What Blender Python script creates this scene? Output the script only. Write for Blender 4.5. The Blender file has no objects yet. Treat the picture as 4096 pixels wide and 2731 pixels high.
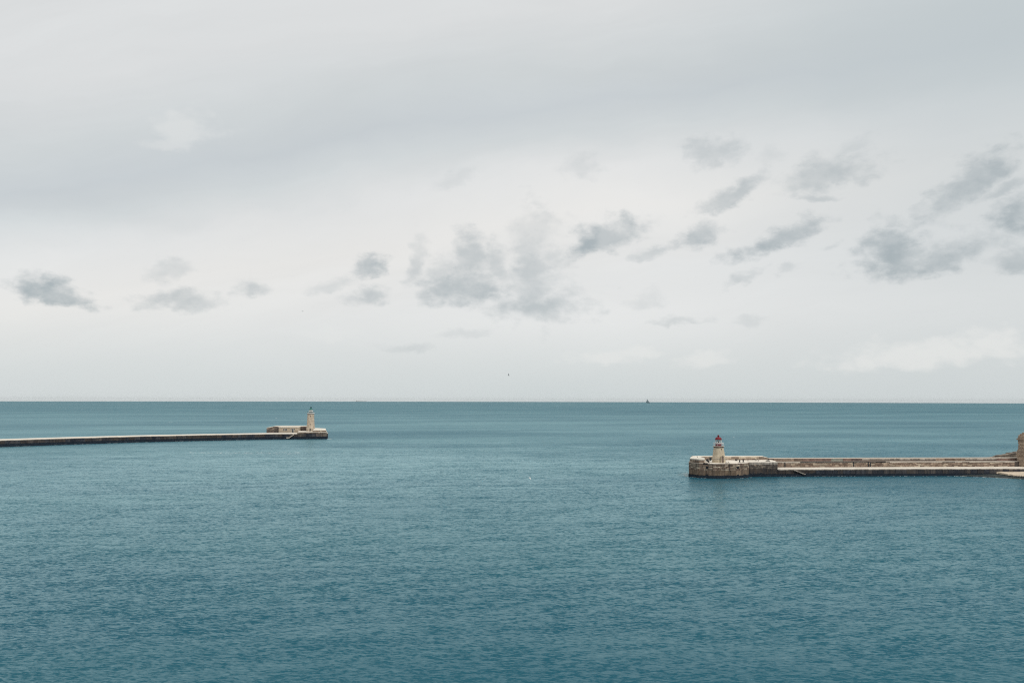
import bpy, bmesh, math, random
import numpy as np
from mathutils import Vector, Matrix

SC = bpy.context.scene
COL = SC.collection
R = math.radians
EARTH = 6371000.0
CAM_H = 33.0
FPX = 3094.0                      # focal length in photograph pixels (4096 wide)

# ------------------------------------------------------------------ camera
cam_d = bpy.data.cameras.new("camera")
cam = bpy.data.objects.new("camera", cam_d)
COL.objects.link(cam)
PITCH, ROLL = math.atan(231 / FPX), 0.0020
CAM_M = Matrix.Rotation(math.pi / 2 + PITCH, 3, 'X') @ Matrix.Rotation(ROLL, 3, 'Z')
cam.matrix_world = Matrix.Translation((0, 0, CAM_H)) @ CAM_M.to_4x4()
cam_d.sensor_width = 36.0
cam_d.lens = 36.0 * FPX / 4096
cam_d.clip_start = 0.5
cam_d.clip_end = 90000
SC.camera = cam

def ray(x, y):
    return CAM_M @ Vector(((x - 2048) / FPX, -(y - 1365.5) / FPX, -1.0))
def onz(x, y, z=0.0):             # survey: photograph point lying at height z
    d = ray(x, y); t = (z - CAM_H) / d.z
    return Vector((0, 0, CAM_H)) + d * t
def aty(x, y, Y):                 # survey: photograph point lying at distance Y
    d = ray(x, y)
    return Vector((0, 0, CAM_H)) + d * (Y / d.y)
def pix(p):
    v = CAM_M.transposed() @ (Vector(p) - Vector((0, 0, CAM_H)))
    return 2048 + FPX * v.x / -v.z, 1365.5 - FPX * v.y / -v.z
def azel(x, y):
    d = ray(x, y).normalized()
    return math.atan2(d.x, d.y), math.asin(d.z)

# ------------------------------------------------------------------ render / view
SC.view_settings.view_transform = 'Standard'
SC.view_settings.look = 'None'
SC.view_settings.exposure = 0.0
SC.view_settings.gamma = 1.0
SC.view_settings.use_curve_mapping = False
SC.render.engine = 'CYCLES'
SC.cycles.max_bounces = 4
SC.cycles.diffuse_bounces = 2
SC.cycles.glossy_bounces = 2
SC.cycles.transmission_bounces = 4
SC.cycles.transparent_max_bounces = 6
SC.cycles.volume_bounces = 0
SC.cycles.use_denoising = False
SC.cycles.sample_clamp_direct = 3.0
SC.cycles.sample_clamp_indirect = 3.0
SC.cycles.pixel_filter_type = 'BLACKMAN_HARRIS'
SC.cycles.filter_width = 1.15
SC.cycles.caustics_reflective = False
SC.cycles.caustics_refractive = False

# ------------------------------------------------------------------ node helper
class N:
    def __init__(s, tree):
        s.t = tree; s.n = tree.nodes; s.l = tree.links
    def put(s, sock, v):
        if v is None: return
        if hasattr(v, 'links') or isinstance(v, bpy.types.NodeSocket): s.l.new(v, sock)
        else:
            if sock.type == 'RGBA' and len(v) == 3: v = (*v, 1)
            sock.default_value = v
    def node(s, typ, **kw):
        n = s.n.new(typ)
        for k, v in kw.items(): setattr(n, k, v)
        return n
    def math(s, op, a, b=None, c=None, clamp=False):
        n = s.node('ShaderNodeMath', operation=op, use_clamp=clamp)
        s.put(n.inputs[0], a); s.put(n.inputs[1], b); s.put(n.inputs[2], c)
        return n.outputs[0]
    def vmath(s, op, a, b=None):
        n = s.node('ShaderNodeVectorMath', operation=op)
        s.put(n.inputs[0], a); s.put(n.inputs[1], b)
        return n.outputs['Value'] if op in ('LENGTH', 'DOT_PRODUCT') else n.outputs[0]
    def xyz(s, x=0.0, y=0.0, z=0.0):
        n = s.node('ShaderNodeCombineXYZ')
        s.put(n.inputs[0], x); s.put(n.inputs[1], y); s.put(n.inputs[2], z)
        return n.outputs[0]
    def sep(s, v):
        n = s.node('ShaderNodeSeparateXYZ'); s.put(n.inputs[0], v); return n.outputs
    def noise(s, vec, scale=1.0, detail=2.0, rough=0.5, dist=0.0, out='Fac'):
        n = s.node('ShaderNodeTexNoise'); s.put(n.inputs['Vector'], vec)
        s.put(n.inputs['Scale'], scale); s.put(n.inputs['Detail'], detail)
        s.put(n.inputs['Roughness'], rough); s.put(n.inputs['Distortion'], dist)
        return n.outputs[out]
    def mapr(s, v, a, b, c=0.0, d=1.0, smooth=True):
        n = s.node('ShaderNodeMapRange', interpolation_type='SMOOTHSTEP' if smooth else 'LINEAR')
        for i, q in enumerate((v, a, b, c, d)): s.put(n.inputs[i], q)
        return n.outputs[0]
    def mix(s, f, a, b, blend='MIX'):
        n = s.node('ShaderNodeMix', data_type='RGBA', blend_type=blend)
        s.put(n.inputs[0], f); s.put(n.inputs[6], a); s.put(n.inputs[7], b)
        return n.outputs[2]
    def mapping(s, v, loc=(0, 0, 0), rot=(0, 0, 0), scale=(1, 1, 1), typ='POINT'):
        n = s.node('ShaderNodeMapping', vector_type=typ)
        s.put(n.inputs[0], v); n.inputs[1].default_value = loc
        n.inputs[2].default_value = rot; n.inputs[3].default_value = scale
        return n.outputs[0]
    def ramp(s, f, stops, interp='LINEAR'):
        n = s.node('ShaderNodeValToRGB'); s.put(n.inputs[0], f)
        cr = n.color_ramp; cr.interpolation = interp
        while len(cr.elements) < len(stops): cr.elements.new(0.5)
        for e, (p, c) in zip(cr.elements, stops):
            e.position = p; e.color = (*c, 1)
        return n.outputs[0]

# ------------------------------------------------------------------ sky: NISHITA behind a broken overcast deck
SUN_EL, SUN_AZ = 50.0, 138.0      # azimuth clockwise from the viewing direction (+Y)
world = bpy.data.worlds.new("World")
SC.world = world
world.use_nodes = True
wn = N(world.node_tree)
world.node_tree.nodes.clear()
sky = wn.node('ShaderNodeTexSky', sky_type='NISHITA', sun_disc=False)
sky.sun_elevation = R(SUN_EL); sky.sun_rotation = R(SUN_AZ)
sky.altitude = 30; sky.air_density = 1.0; sky.dust_density = 2.0; sky.ozone_density = 1.0
dirv = wn.node('ShaderNodeTexCoord').outputs['Generated']
dirv = wn.vmath('NORMALIZE', dirv)
dx, dy, dz = wn.sep(dirv)
az = wn.math('ARCTAN2', dx, dy)
el = wn.math('ARCSINE', dz)
hyp = wn.math('SQRT', wn.math('ADD', wn.math('MULTIPLY', dx, dx), wn.math('MULTIPLY', dy, dy)))
sinaz = wn.math('DIVIDE', dx, wn.math('MAXIMUM', hyp, 0.001))
# noise fields on the sky directions (flattened vertically towards the horizon)
skv = wn.vmath('MULTIPLY', dirv, (1, 1, 1.6))
n_big = wn.noise(skv, 1.6, 3, 0.5)
n_warp = wn.noise(skv, 9.0, 5, 0.55, out='Color')
n_fine = wn.noise(skv, 30.0, 8, 0.66)
# stratus bands: p grows downwards across the tilted bands
fy = wn.math('MAXIMUM', dy, 0.35)
p = wn.math('SUBTRACT', wn.math('MULTIPLY', wn.math('DIVIDE', dx, fy), 0.150), wn.math('DIVIDE', dz, fy))
p = wn.math('ADD', p, wn.math('MULTIPLY', wn.math('SUBTRACT', n_big, 0.5), 0.10))
p = wn.math('ADD', p, wn.math('MULTIPLY', wn.math('SUBTRACT', wn.sep(n_warp)[0], 0.5), 0.05))
pr = wn.mapr(p, -0.75, 0.10, 0.0, 1.0, smooth=False)
def pp(y):                        # picture height (at the picture's middle column) -> ramp position
    return ((y - 1597) / FPX + 0.75) / 0.85
S = lambda r, g, b: tuple(((c / 255 + 0.055) / 1.055) ** 2.4 for c in (r, g, b))
base = wn.ramp(pr, [(0.0, S(226, 228, 227)), (pp(-420), S(224, 226, 226)), (pp(10), S(222, 224, 224)),
                    (pp(300), S(209, 214, 215)), (pp(470), S(202, 208, 211)), (pp(600), S(212, 217, 218)), (pp(760), S(229, 230, 229)),
                    (pp(930), S(236, 235, 232)), (pp(1200), S(230, 231, 230))], 'LINEAR')
strk = wn.noise(wn.vmath('MULTIPLY', wn.xyz(wn.math('DIVIDE', dx, fy), p, 0.0), (1.6, 9.0, 1)), 1.0, 5, 0.6, 0.6)
sk_ = wn.mapr(strk, 0.25, 0.75, 0.955, 1.045, False)
base = wn.mix(1.0, base, wn.xyz(sk_, sk_, sk_), 'MULTIPLY')
lowf = wn.mapr(el, 0.0, 0.12, 1.0, 0.0)
lowf = wn.math('MULTIPLY', lowf, wn.math('ADD', 0.8, wn.math('MULTIPLY', wn.math('SUBTRACT', n_big, 0.5), 0.8)))
base = wn.mix(lowf, base, S(207, 215, 216))
edge = wn.math('MULTIPLY', wn.mapr(sinaz, 0.12, 0.60, 0.0, 0.75), wn.mapr(el, 0.02, 0.45, 0.35, 1.0))
base = wn.mix(edge, base, S(194, 203, 206))
# cumulus: soft ellipses warped and eaten by noise
angv = wn.xyz(az, el, 0.0)
wv = wn.vmath('MULTIPLY', wn.vmath('SUBTRACT', n_warp, (0.5, 0.5, 0.5)), (0.055, 0.040, 0))
wv2 = wn.vmath('MULTIPLY', wn.vmath('SUBTRACT', wn.noise(skv, 40.0, 4, 0.6, out='Color'), (0.5, 0.5, 0.5)), (0.024, 0.020, 0))
angv = wn.vmath('ADD', wn.vmath('ADD', angv, wv), wv2)
vor = wn.node('ShaderNodeTexVoronoi', feature='SMOOTH_F1')
wn.put(vor.inputs['Vector'], wn.vmath('ADD', skv, wn.vmath('MULTIPLY', wv2, (1, 1, 1)))); vor.inputs['Scale'].default_value = 55.0
vor.inputs['Smoothness'].default_value = 0.35
eat = wn.math('ADD', wn.math('MULTIPLY', wn.math('SUBTRACT', n_fine, 0.5), 1.9), wn.math('MULTIPLY', wn.math('SUBTRACT', vor.outputs['Distance'], 0.42), 0.55))
def cloudset(items):
    acc = None
    for cx, cy, rx, ry, rot, w in items:
        a, e = azel(cx * 1.7415, cy * 1.7415)
        k = 1.7415 / FPX
        m = wn.mapping(angv, loc=(a, e, 0), rot=(0, 0, R(rot)), scale=(rx * k * 1.04, ry * k * 1.22, 1), typ='TEXTURE')
        my = wn.sep(m)[1]
        flat = wn.math('MULTIPLY', wn.math('MAXIMUM', wn.math('SUBTRACT', -0.25, my), 0.0), 0.55)   # flat bases
        ln = wn.math('ADD', wn.math('ADD', wn.vmath('LENGTH', m), flat), eat)
        v = wn.mapr(ln, 1.40, 0.22, 0.0, w)
        acc = v if acc is None else wn.math('MAXIMUM', acc, v)
    return acc
dark = cloudset([
    (100, 660, 62, 24, 0, .85), (150, 683, 55, 17, -8, .85), (415, 692, 82, 20, 0, .6), (455, 697, 45, 20, 0, .5), (392, 625, 48, 22, 8, .35),
    (580, 676, 34, 18, 0, .55), (850, 627, 36, 23, 25, .75), (842, 692, 52, 28, 0, .55), (740, 665, 52, 16, 14, .28),
    (950, 610, 24, 58, -5, .42), (1070, 660, 108, 46, 0, .68), (1085, 600, 52, 62, 0, .52), (1140, 615, 40, 56, 0, .48), (1020, 640, 44, 40, 0, .45),
    (1232, 640, 68, 122, 0, .50), (1248, 708, 118, 42, 0, .6), (1230, 540, 62, 48, 0, .32),
    (1395, 550, 84, 36, 14, .85), (1440, 530, 50, 30, 0, .7), (1495, 580, 52, 14, 14, .45), (1600, 545, 44, 27, 20, .7),
    (1795, 552, 98, 24, 17, .8), (1640, 355, 66, 28, 5, .42), (1665, 452, 84, 19, 20, .55), (1900, 412, 92, 36, 10, .55),
    (1885, 462, 40, 10, 0, .4), (1955, 395, 40, 22, 20, .35), (2215, 432, 92, 34, 30, .75), (2300, 440, 52, 11, 14, .5), (2338, 505, 52, 30, 18, .85),
    (2058, 580, 70, 48, 0, .85), (2085, 610, 104, 24, 0, .82), (2196, 588, 84, 28, 12, .7), (2342, 595, 46, 24, 0, .72), (1720, 637, 44, 11, 20, .42), (1555, 735, 64, 11, 0, .3),
    (1720, 738, 40, 14, 0, .28), (1345, 382, 52, 24, 0, .22), (930, 797, 62, 12, 0, .24), (1070, 770, 60, 12, 0, .2),
    (1900, 572, 28, 10, 20, .3), (1815, 622, 22, 9, 0, .3), (1480, 690, 44, 18, 0, .2), (1960, 345, 44, 14, 8, .22), (1760, 360, 34, 20, 0, .18), (1050, 410, 60, 20, 20, .18)])
lite = cloudset([(430, 305, 64, 38, 15, .45), (400, 330, 60, 14, 10, .35), (2150, 812, 210, 28, 4, .72), (2280, 790, 70, 26, 0, .72), (1620, 825, 52, 18, 10, .55), (1400, 820, 90, 16, 5, .55),
                 (1475, 808, 40, 13, 0, .55), (760, 770, 80, 14, 0, .28), (500, 720, 120, 10, 0, .2)])
n_in = wn.noise(skv, 22.0, 6, 0.6)
dark = wn.math('MULTIPLY', dark, wn.mapr(n_in, 0.35, 0.65, 0.72, 1.12), clamp=True)
colr = wn.mix(dark, base, S(168, 178, 182))
colr = wn.mix(lite, colr, S(233, 234, 232))
# the overcast brightens gently towards the zenith
zen = wn.mapr(el, 0.55, 1.35, 1.0, 1.5)
colr = wn.mix(1.0, colr, wn.xyz(zen, zen, zen), 'MULTIPLY')
bright = wn.mix(1.0, colr, (10.0, 10.0, 10.0), 'MULTIPLY')
skyc = wn.mix(0.95, sky.outputs[0], bright)
bg = wn.node('ShaderNodeBackground'); bg.inputs[1].default_value = 0.1
wn.l.new(skyc, bg.inputs[0])
wo = wn.node('ShaderNodeOutputWorld'); wn.l.new(bg.outputs[0], wo.inputs[0])
world.cycles.sampling_method = 'MANUAL'
world.cycles.sample_map_resolution = 512

# ------------------------------------------------------------------ sun, veiled by the cloud deck
sd = bpy.data.lights.new("sun", 'SUN')
sd.energy = 2.0; sd.angle = R(10); sd.color = (1.0, 0.95, 0.87)
sun = bpy.data.objects.new("sun", sd); COL.objects.link(sun)
sdir = Vector((math.sin(R(SUN_AZ)) * math.cos(R(SUN_EL)), math.cos(R(SUN_AZ)) * math.cos(R(SUN_EL)), math.sin(R(SUN_EL))))
sun.rotation_euler = sdir.to_track_quat('Z', 'Y').to_euler()
sun.location = (0, 0, 120)

# ------------------------------------------------------------------ materials
def newmat(name):
    m = bpy.data.materials.new(name); m.use_nodes = True
    n = N(m.node_tree)
    b = m.node_tree.nodes['Principled BSDF']
    return m, n, b

def plain(name, col, rough=0.5, metal=0.0, var=0.15, scale=6.0):
    m, n, b = newmat(name)
    pos = n.node('ShaderNodeNewGeometry').outputs['Position']
    f = n.noise(pos, scale, 3, 0.6)
    c = n.mix(f, tuple(v * (1 - var) for v in col), tuple(min(1, v * (1 + var)) for v in col))
    n.put(b.inputs['Base Color'], c)
    b.inputs['Roughness'].default_value = rough
    b.inputs['Metallic'].default_value = metal
    return m

def stone(name, ca, cb, cc=None, streak=0.0, streak_col=(0.03, 0.03, 0.035), rnd=0.5, scale=0.6, bump=0.05, brick=None, blotch=0.0, blotch_col=(0.05, 0.05, 0.055), weedline=None):
    """weathered limestone: two tones by noise, a third per stone, rain streaks and lichen blotches"""
    m, n, b = newmat(name)
    geo = n.node('ShaderNodeNewGeometry')
    pos = geo.outputs['Position']
    oi = n.node('ShaderNodeObjectInfo').outputs['Random']
    f = n.noise(pos, scale, 5, 0.6)
    f = n.mapr(f, 0.35, 0.65)
    c = n.mix(f, ca, cb)
    if cc:
        c = n.mix(n.math('MULTIPLY', n.mapr(oi, 0.25, 1.0, 0, 1, False), rnd), c, cc)
    v = n.mapr(n.math('FRACT', n.math('MULTIPLY', oi, 7.31)), 0, 1, 1 - 0.45 * rnd, 1 + 0.4 * rnd, False)
    if rnd > 0:
        c = n.mix(1.0, c, n.xyz(v, v, v), 'MULTIPLY')
    fine = n.noise(pos, 3.5, 6, 0.7)
    fv = n.mapr(fine, 0.3, 0.7, 0.72, 1.22, False)
    c = n.mix(1.0, c, n.xyz(fv, fv, fv), 'MULTIPLY')
    if brick:
        ob = n.node('ShaderNodeTexCoord').outputs['Object']
        x, y, z = n.sep(ob)
        ang = n.math('MULTIPLY', n.math('ARCTAN2', x, n.math('MULTIPLY', y, -1)), brick[0])
        bt = n.node('ShaderNodeTexBrick', offset=0.5)
        n.put(bt.inputs['Vector'], n.xyz(ang, z, 0))
        bt.inputs['Color1'].default_value = (1, 1, 1, 1); bt.inputs['Color2'].default_value = (0.78, 0.74, 0.70, 1)
        bt.inputs['Mortar'].default_value = (0.5, 0.46, 0.42, 1)
        bt.inputs['Scale'].default_value = 1.0; bt.inputs['Mortar Size'].default_value = 0.022
        bt.inputs['Brick Width'].default_value = brick[1]; bt.inputs['Row Height'].default_value = brick[2]
        c = n.mix(0.75, c, n.mix(1.0, c, bt.outputs['Color'], 'MULTIPLY'))
    if blotch:
        bl = n.mapr(n.noise(pos, 0.35, 5, 0.65), 0.48, 0.62, 0, blotch)
        c = n.mix(bl, c, blotch_col)
    if streak:
        sv = n.vmath('MULTIPLY', pos, (1.1, 1.1, 0.10))
        st = n.mapr(n.noise(sv, 1.0, 4, 0.6), 0.42, 0.62, 0, streak)
        c = n.mix(st, c, streak_col)
    if weedline is not None:            # tide-zone weed growing up from the waterline with a ragged upper edge
        z = n.sep(pos)[2]
        zz = n.math('ADD', z, n.math('MULTIPLY', n.math('SUBTRACT', n.noise(n.vmath('MULTIPLY', pos, (0.5, 0.5, 0.3)), 1, 4, 0.6), 0.5), 2.2))
        c = n.mix(n.mapr(zz, weedline - 0.35, weedline + 0.35, 1, 0), c, (0.012, 0.019, 0.030))
    n.put(b.inputs['Base Color'], c)
    b.inputs['Roughness'].default_value = 0.85
    b.inputs['Specular IOR Level'].default_value = 0.25
    if bump:
        bn = n.node('ShaderNodeBump'); bn.inputs['Strength'].default_value = 0.6
        bn.inputs['Distance'].default_value = bump
        n.put(bn.inputs['Height'], fine)
        n.l.new(bn.outputs[0], b.inputs['Normal'])
    return m

M = {}
M['deck'] = stone('pale paving', (0.60, 0.54, 0.46), (0.70, 0.64, 0.56), rnd=0.12, scale=0.15, bump=0.02)
M['tower'] = stone('honey ashlar', (0.53, 0.455, 0.34), (0.62, 0.54, 0.415), rnd=0, scale=0.5, bump=0.02, brick=(2.2, 0.95, 0.42))
M['tower2'] = stone('buff ashlar', (0.50, 0.425, 0.34), (0.60, 0.52, 0.42), rnd=0, scale=0.3, bump=0.02, brick=(3.4, 1.5, 0.75), blotch=0.25, blotch_col=(0.30, 0.23, 0.17))
M['ashlar'] = stone('weathered ashlar', (0.30, 0.24, 0.18), (0.58, 0.50, 0.39), (0.22, 0.15, 0.11), streak=0.55, streak_col=(0.08, 0.07, 0.065), rnd=1.0)
M['found'] = stone('brown foundation stone', (0.17, 0.125, 0.085), (0.26, 0.19, 0.135), (0.14, 0.10, 0.08), streak=0.35, rnd=0.45, weedline=1.15)
M['found_dark'] = stone('stained foundation stone', (0.038, 0.034, 0.034), (0.085, 0.066, 0.054), (0.065, 0.05, 0.042), streak=0.6, streak_col=(0.025, 0.027, 0.034), rnd=0.5, weedline=1.2)
M['rubble'] = stone('rough brown rubble', (0.24, 0.175, 0.13), (0.40, 0.31, 0.24), (0.20, 0.135, 0.105), streak=0.35, streak_col=(0.10, 0.075, 0.065), rnd=0.8)
M['rubble_dark'] = stone('grimy rubble', (0.13, 0.11, 0.095), (0.28, 0.235, 0.19), (0.09, 0.075, 0.07), streak=0.5, streak_col=(0.05, 0.045, 0.045), rnd=0.9)
M['joint'] = stone('shadowed core masonry', (0.055, 0.045, 0.04), (0.09, 0.075, 0.065), rnd=0)
M['core_mid'] = stone('core masonry', (0.17, 0.13, 0.10), (0.24, 0.185, 0.145), rnd=0, streak=0.3, streak_col=(0.10, 0.08, 0.07))
M['weed'] = stone('weedy wet base', (0.009, 0.016, 0.027), (0.016, 0.026, 0.040), rnd=0, bump=0.08)
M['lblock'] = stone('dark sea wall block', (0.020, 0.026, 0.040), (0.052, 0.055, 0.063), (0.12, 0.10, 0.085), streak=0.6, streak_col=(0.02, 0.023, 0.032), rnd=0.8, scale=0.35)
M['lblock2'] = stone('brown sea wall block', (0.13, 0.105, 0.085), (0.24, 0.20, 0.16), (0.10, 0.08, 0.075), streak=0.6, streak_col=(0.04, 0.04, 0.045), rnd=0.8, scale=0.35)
M['coping'] = stone('pale coping', (0.46, 0.41, 0.345), (0.58, 0.52, 0.45), (0.33, 0.29, 0.25), rnd=0.5)
M['coping_stained'] = stone('stained coping', (0.40, 0.36, 0.31), (0.52, 0.47, 0.41), (0.22, 0.19, 0.17), streak=0.55, streak_col=(0.10, 0.09, 0.08), rnd=0.6)
M['white_plaster'] = stone('limewashed parapet', (0.60, 0.55, 0.47), (0.70, 0.65, 0.57), rnd=0.1, scale=0.4)
M['plaster'] = stone('old cream render', (0.44, 0.37, 0.285), (0.54, 0.46, 0.36), (0.30, 0.22, 0.17), rnd=0.5, scale=0.4)
M['brownwall'] = stone('rusty brown render', (0.15, 0.095, 0.08), (0.23, 0.16, 0.13), (0.10, 0.07, 0.07), rnd=0.7, scale=0.4, blotch=0.3, blotch_col=(0.07, 0.05, 0.05))
M['greywall'] = stone('greenish grey render', (0.20, 0.21, 0.18), (0.28, 0.28, 0.24), rnd=0.2, scale=0.4)
M['hutwall'] = stone('cream stone wall', (0.44, 0.36, 0.27), (0.52, 0.43, 0.33), rnd=0, scale=0.3)
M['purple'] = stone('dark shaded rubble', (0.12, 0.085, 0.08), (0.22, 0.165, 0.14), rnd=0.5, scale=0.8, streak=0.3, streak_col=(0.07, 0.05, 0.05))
M['red'] = plain('red paint', (0.165, 0.006, 0.013), 0.75)
M['darkred'] = plain('dark red paint', (0.13, 0.010, 0.020), 0.5)
M['white'] = plain('white paint', (0.78, 0.78, 0.76), 0.5, var=0.06)
M['green'] = plain('green paint', (0.008, 0.135, 0.115), 0.45)
M['darkgreen'] = plain('dark green paint', (0.006, 0.060, 0.060), 0.45)
M['black'] = plain('black iron', (0.012, 0.014, 0.018), 0.55)
M['dark'] = plain('dark opening', (0.008, 0.010, 0.014), 0.9)  # near black standing for the shade inside openings
M['door'] = plain('weathered wooden door', (0.16, 0.115, 0.095), 0.7, var=0.3, scale=3)
M['doorgreen'] = plain('dark teal door', (0.008, 0.025, 0.035), 0.6)
M['shipgrey'] = plain('hazed grey ship paint', (0.09, 0.14, 0.16), 0.6)  # haze tint of the far ship mixed into the colour
M['sail'] = plain('haze blued sailcloth', (0.17, 0.23, 0.255), 0.9)  # blue grey of distant haze put into the cloth colour
M['shiphull'] = plain('hazed dark hull paint', (0.04, 0.065, 0.075), 0.6)  # dark hull, with the far ship's haze tint in its colour
M['tanker'] = plain('haze paled hull', (0.46, 0.46, 0.45), 0.6)  # pale from haze over the distant ship, put into the hull colour
M['gull'] = plain('pale feathers', (0.72, 0.72, 0.70), 0.9, var=0.05)
M['gulldark'] = plain('grey feathers', (0.22, 0.23, 0.235), 0.9)
M['gulltip'] = plain('black wing tips', (0.02, 0.022, 0.025), 0.9)
M['foam'] = plain('sea foam', (0.62, 0.68, 0.69), 0.9, var=0.1)
mg, ng, bgl = newmat('lantern glass')
bgl.inputs['Base Color'].default_value = (0.85, 0.92, 0.92, 1)
bgl.inputs['Roughness'].default_value = 0.05
bgl.inputs['Transmission Weight'].default_value = 1.0
bgl.inputs['IOR'].default_value = 1.02
M['glass'] = mg

# rocky shore material: sandy ledges, weed below, dark faces
m, n, b = newmat('layered shore rock')
pos = n.node('ShaderNodeNewGeometry').outputs['Position']
z = n.sep(pos)[2]
nz = n.noise(pos, 0.5, 5, 0.6)
c = n.mix(n.noise(pos, 1.2, 5, 0.6), (0.42, 0.34, 0.25), (0.62, 0.52, 0.40))
lay = n.noise(n.vmath('MULTIPLY', pos, (0.15, 0.3, 5.0)), 1, 3, 0.6)
c = n.mix(n.mapr(lay, 0.50, 0.60, 0, 0.6), c, (0.20, 0.155, 0.12))
weed = n.mapr(n.math('ADD', n.math('SUBTRACT', z, 0.12), n.math('MULTIPLY', n.math('SUBTRACT', nz, 0.5), 0.5)), 0.72, 0.95, 1, 0)
wc = n.mix(n.mapr(n.noise(pos, 0.6, 5, 0.6), 0.48, 0.66), (0.012, 0.017, 0.020), (0.045, 0.065, 0.045))
c = n.mix(weed, c, wc)
n.put(b.inputs['Base Color'], c); b.inputs['Roughness'].default_value = 0.85
bn = n.node('ShaderNodeBump'); bn.inputs['Distance'].default_value = 0.2
n.put(bn.inputs['Height'], n.noise(pos, 2.0, 5, 0.65)); n.l.new(bn.outputs[0], b.inputs['Normal'])
M['shore'] = m
M['outcrop'] = stone('layered grey rock', (0.15, 0.125, 0.10), (0.36, 0.30, 0.24), (0.20, 0.16, 0.13), rnd=0.6, scale=0.8, bump=0.2, blotch=0.6, blotch_col=(0.05, 0.045, 0.045))
M['ruin'] = stone('eroded tower stone', (0.38, 0.295, 0.22), (0.52, 0.41, 0.315), (0.30, 0.22, 0.17), rnd=0.5, scale=0.9, bump=0.15, blotch=0.35, blotch_col=(0.14, 0.10, 0.08))

# water: body colour + surface whose slopes come from stacked wave fields
m, n, b = newmat('sea water')
pos = n.node('ShaderNodeNewGeometry').outputs['Position']
wp = n.mapping(pos, rot=(0, 0, R(-9)))
gust = n.noise(n.vmath('MULTIPLY', wp, (0.0022, 0.0075, 0)), 1.0, 4, 0.6, 0.4)
gust2 = n.noise(n.vmath('MULTIPLY', n.vmath('ADD', wp, (711, 133, 0)), (0.012, 0.034, 0)), 1.0, 3, 0.6)
px_, py_, pz_ = n.sep(pos)
open_sea = n.mapr(py_, 230, 800)                  # rougher, shorter chop outside the harbour mouth
def sheen_patch(cx, cy, rx, ry):
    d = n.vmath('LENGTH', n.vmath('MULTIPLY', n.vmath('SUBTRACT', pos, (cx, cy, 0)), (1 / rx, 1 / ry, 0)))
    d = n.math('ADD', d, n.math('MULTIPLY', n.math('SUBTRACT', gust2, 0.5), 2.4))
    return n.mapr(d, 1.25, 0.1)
sheen = n.math('MAXIMUM', n.math('MULTIPLY', sheen_patch(-34, 238, 20, 46), 0.68), n.math('MULTIPLY', sheen_patch(-105, 350, 220, 230), 0.42))  # sunlit patch and paler water, put into wave slopes and reflectance
gk = n.math('ADD', n.mapr(gust, 0.30, 0.70, 1.28, 0.72, False), n.mapr(gust2, 0.25, 0.75, 0.28, -0.28, False))
gk = n.math('MULTIPLY', gk, n.math('SUBTRACT', 1.0, sheen))
s1 = n.noise(n.vmath('MULTIPLY', wp, (0.045, 0.17, 0)), 1.0, 2, 0.5, out='Color')
s2 = n.noise(n.vmath('MULTIPLY', wp, (0.26, 0.75, 0)), 1.0, 4, 0.70, 0.3, out='Color')
s3 = n.noise(n.vmath('MULTIPLY', n.mapping(pos, rot=(0, 0, R(10))), (1.0, 2.6, 0)), 1.0, 3, 0.70, 0.2, out='Color')
def slope(c, kx, ky):
    return n.vmath('MULTIPLY', n.vmath('SUBTRACT', c, (0.5, 0.5, 0.5)), (kx, ky, 0))
sl = n.vmath('ADD', slope(s2, 0.45, 0.90), slope(s3, 0.90, 1.90))
sl = n.vmath('ADD', sl, slope(s1, 0.10, 0.40))
sl = n.vmath('MULTIPLY', sl, n.xyz(gk, gk, 0.0))
lx_, ly_, _z = n.sep(sl)
# wavelets lean towards the harbour: gentle windward backs, steep lee faces
back = n.math('MULTIPLY', n.math('MAXIMUM', ly_, 0.0), 0.22)
ly_ = n.math('ADD', back, n.math('MULTIPLY', n.math('MINIMUM', ly_, 0.0), 2.2))
ly_ = n.math('SUBTRACT', ly_, 0.015)
kf = n.mapr(open_sea, 0, 1, 1.0, 0.50, False)
nrm = n.vmath('NORMALIZE', n.xyz(n.math('MULTIPLY', lx_, kf), n.math('MULTIPLY', ly_, kf), 1.0))
body = n.mix(n.mapr(gust, 0.3, 0.7), (0.004, 0.060, 0.098), (0.007, 0.078, 0.108))
rough = n.mapr(open_sea, 0, 1, 0.24, 0.36, False)
fr = n.node('ShaderNodeFresnel'); fr.inputs['IOR'].default_value = 1.333; n.put(fr.inputs['Normal'], nrm)
# a ruffled sea never turns into a mirror: its reflectance levels off, sooner on the open water
fmax = n.math('ADD', n.mapr(open_sea, 0, 1, 0.44, 0.35, False), n.math('MULTIPLY', sheen, 0.50))
fmax = n.math('ADD', fmax, n.math('MULTIPLY', n.mapr(gust, 0.30, 0.70, -0.12, 0.12, False), n.mapr(py_, 500, 1400, 1.0, 0.5)))
fmax = n.math('SUBTRACT', fmax, n.mapr(py_, 700, 2600, 0, 0.09))
fmax = n.math('MAXIMUM', fmax, 0.12)
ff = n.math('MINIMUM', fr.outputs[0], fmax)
dif = n.node('ShaderNodeBsdfDiffuse'); n.put(dif.inputs['Color'], body)
glo = n.node('ShaderNodeBsdfGlossy'); glo.inputs['Color'].default_value = (0.72, 0.955, 0.985, 1)
n.put(glo.inputs['Roughness'], rough); n.put(glo.inputs['Normal'], nrm)
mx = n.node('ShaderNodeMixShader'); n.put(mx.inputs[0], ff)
n.l.new(dif.outputs[0], mx.inputs[1]); n.l.new(glo.outputs[0], mx.inputs[2])
n.l.new(mx.outputs[0], m.node_tree.nodes['Material Output'].inputs['Surface'])
m.node_tree.nodes.remove(b)
M['water'] = m

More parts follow.
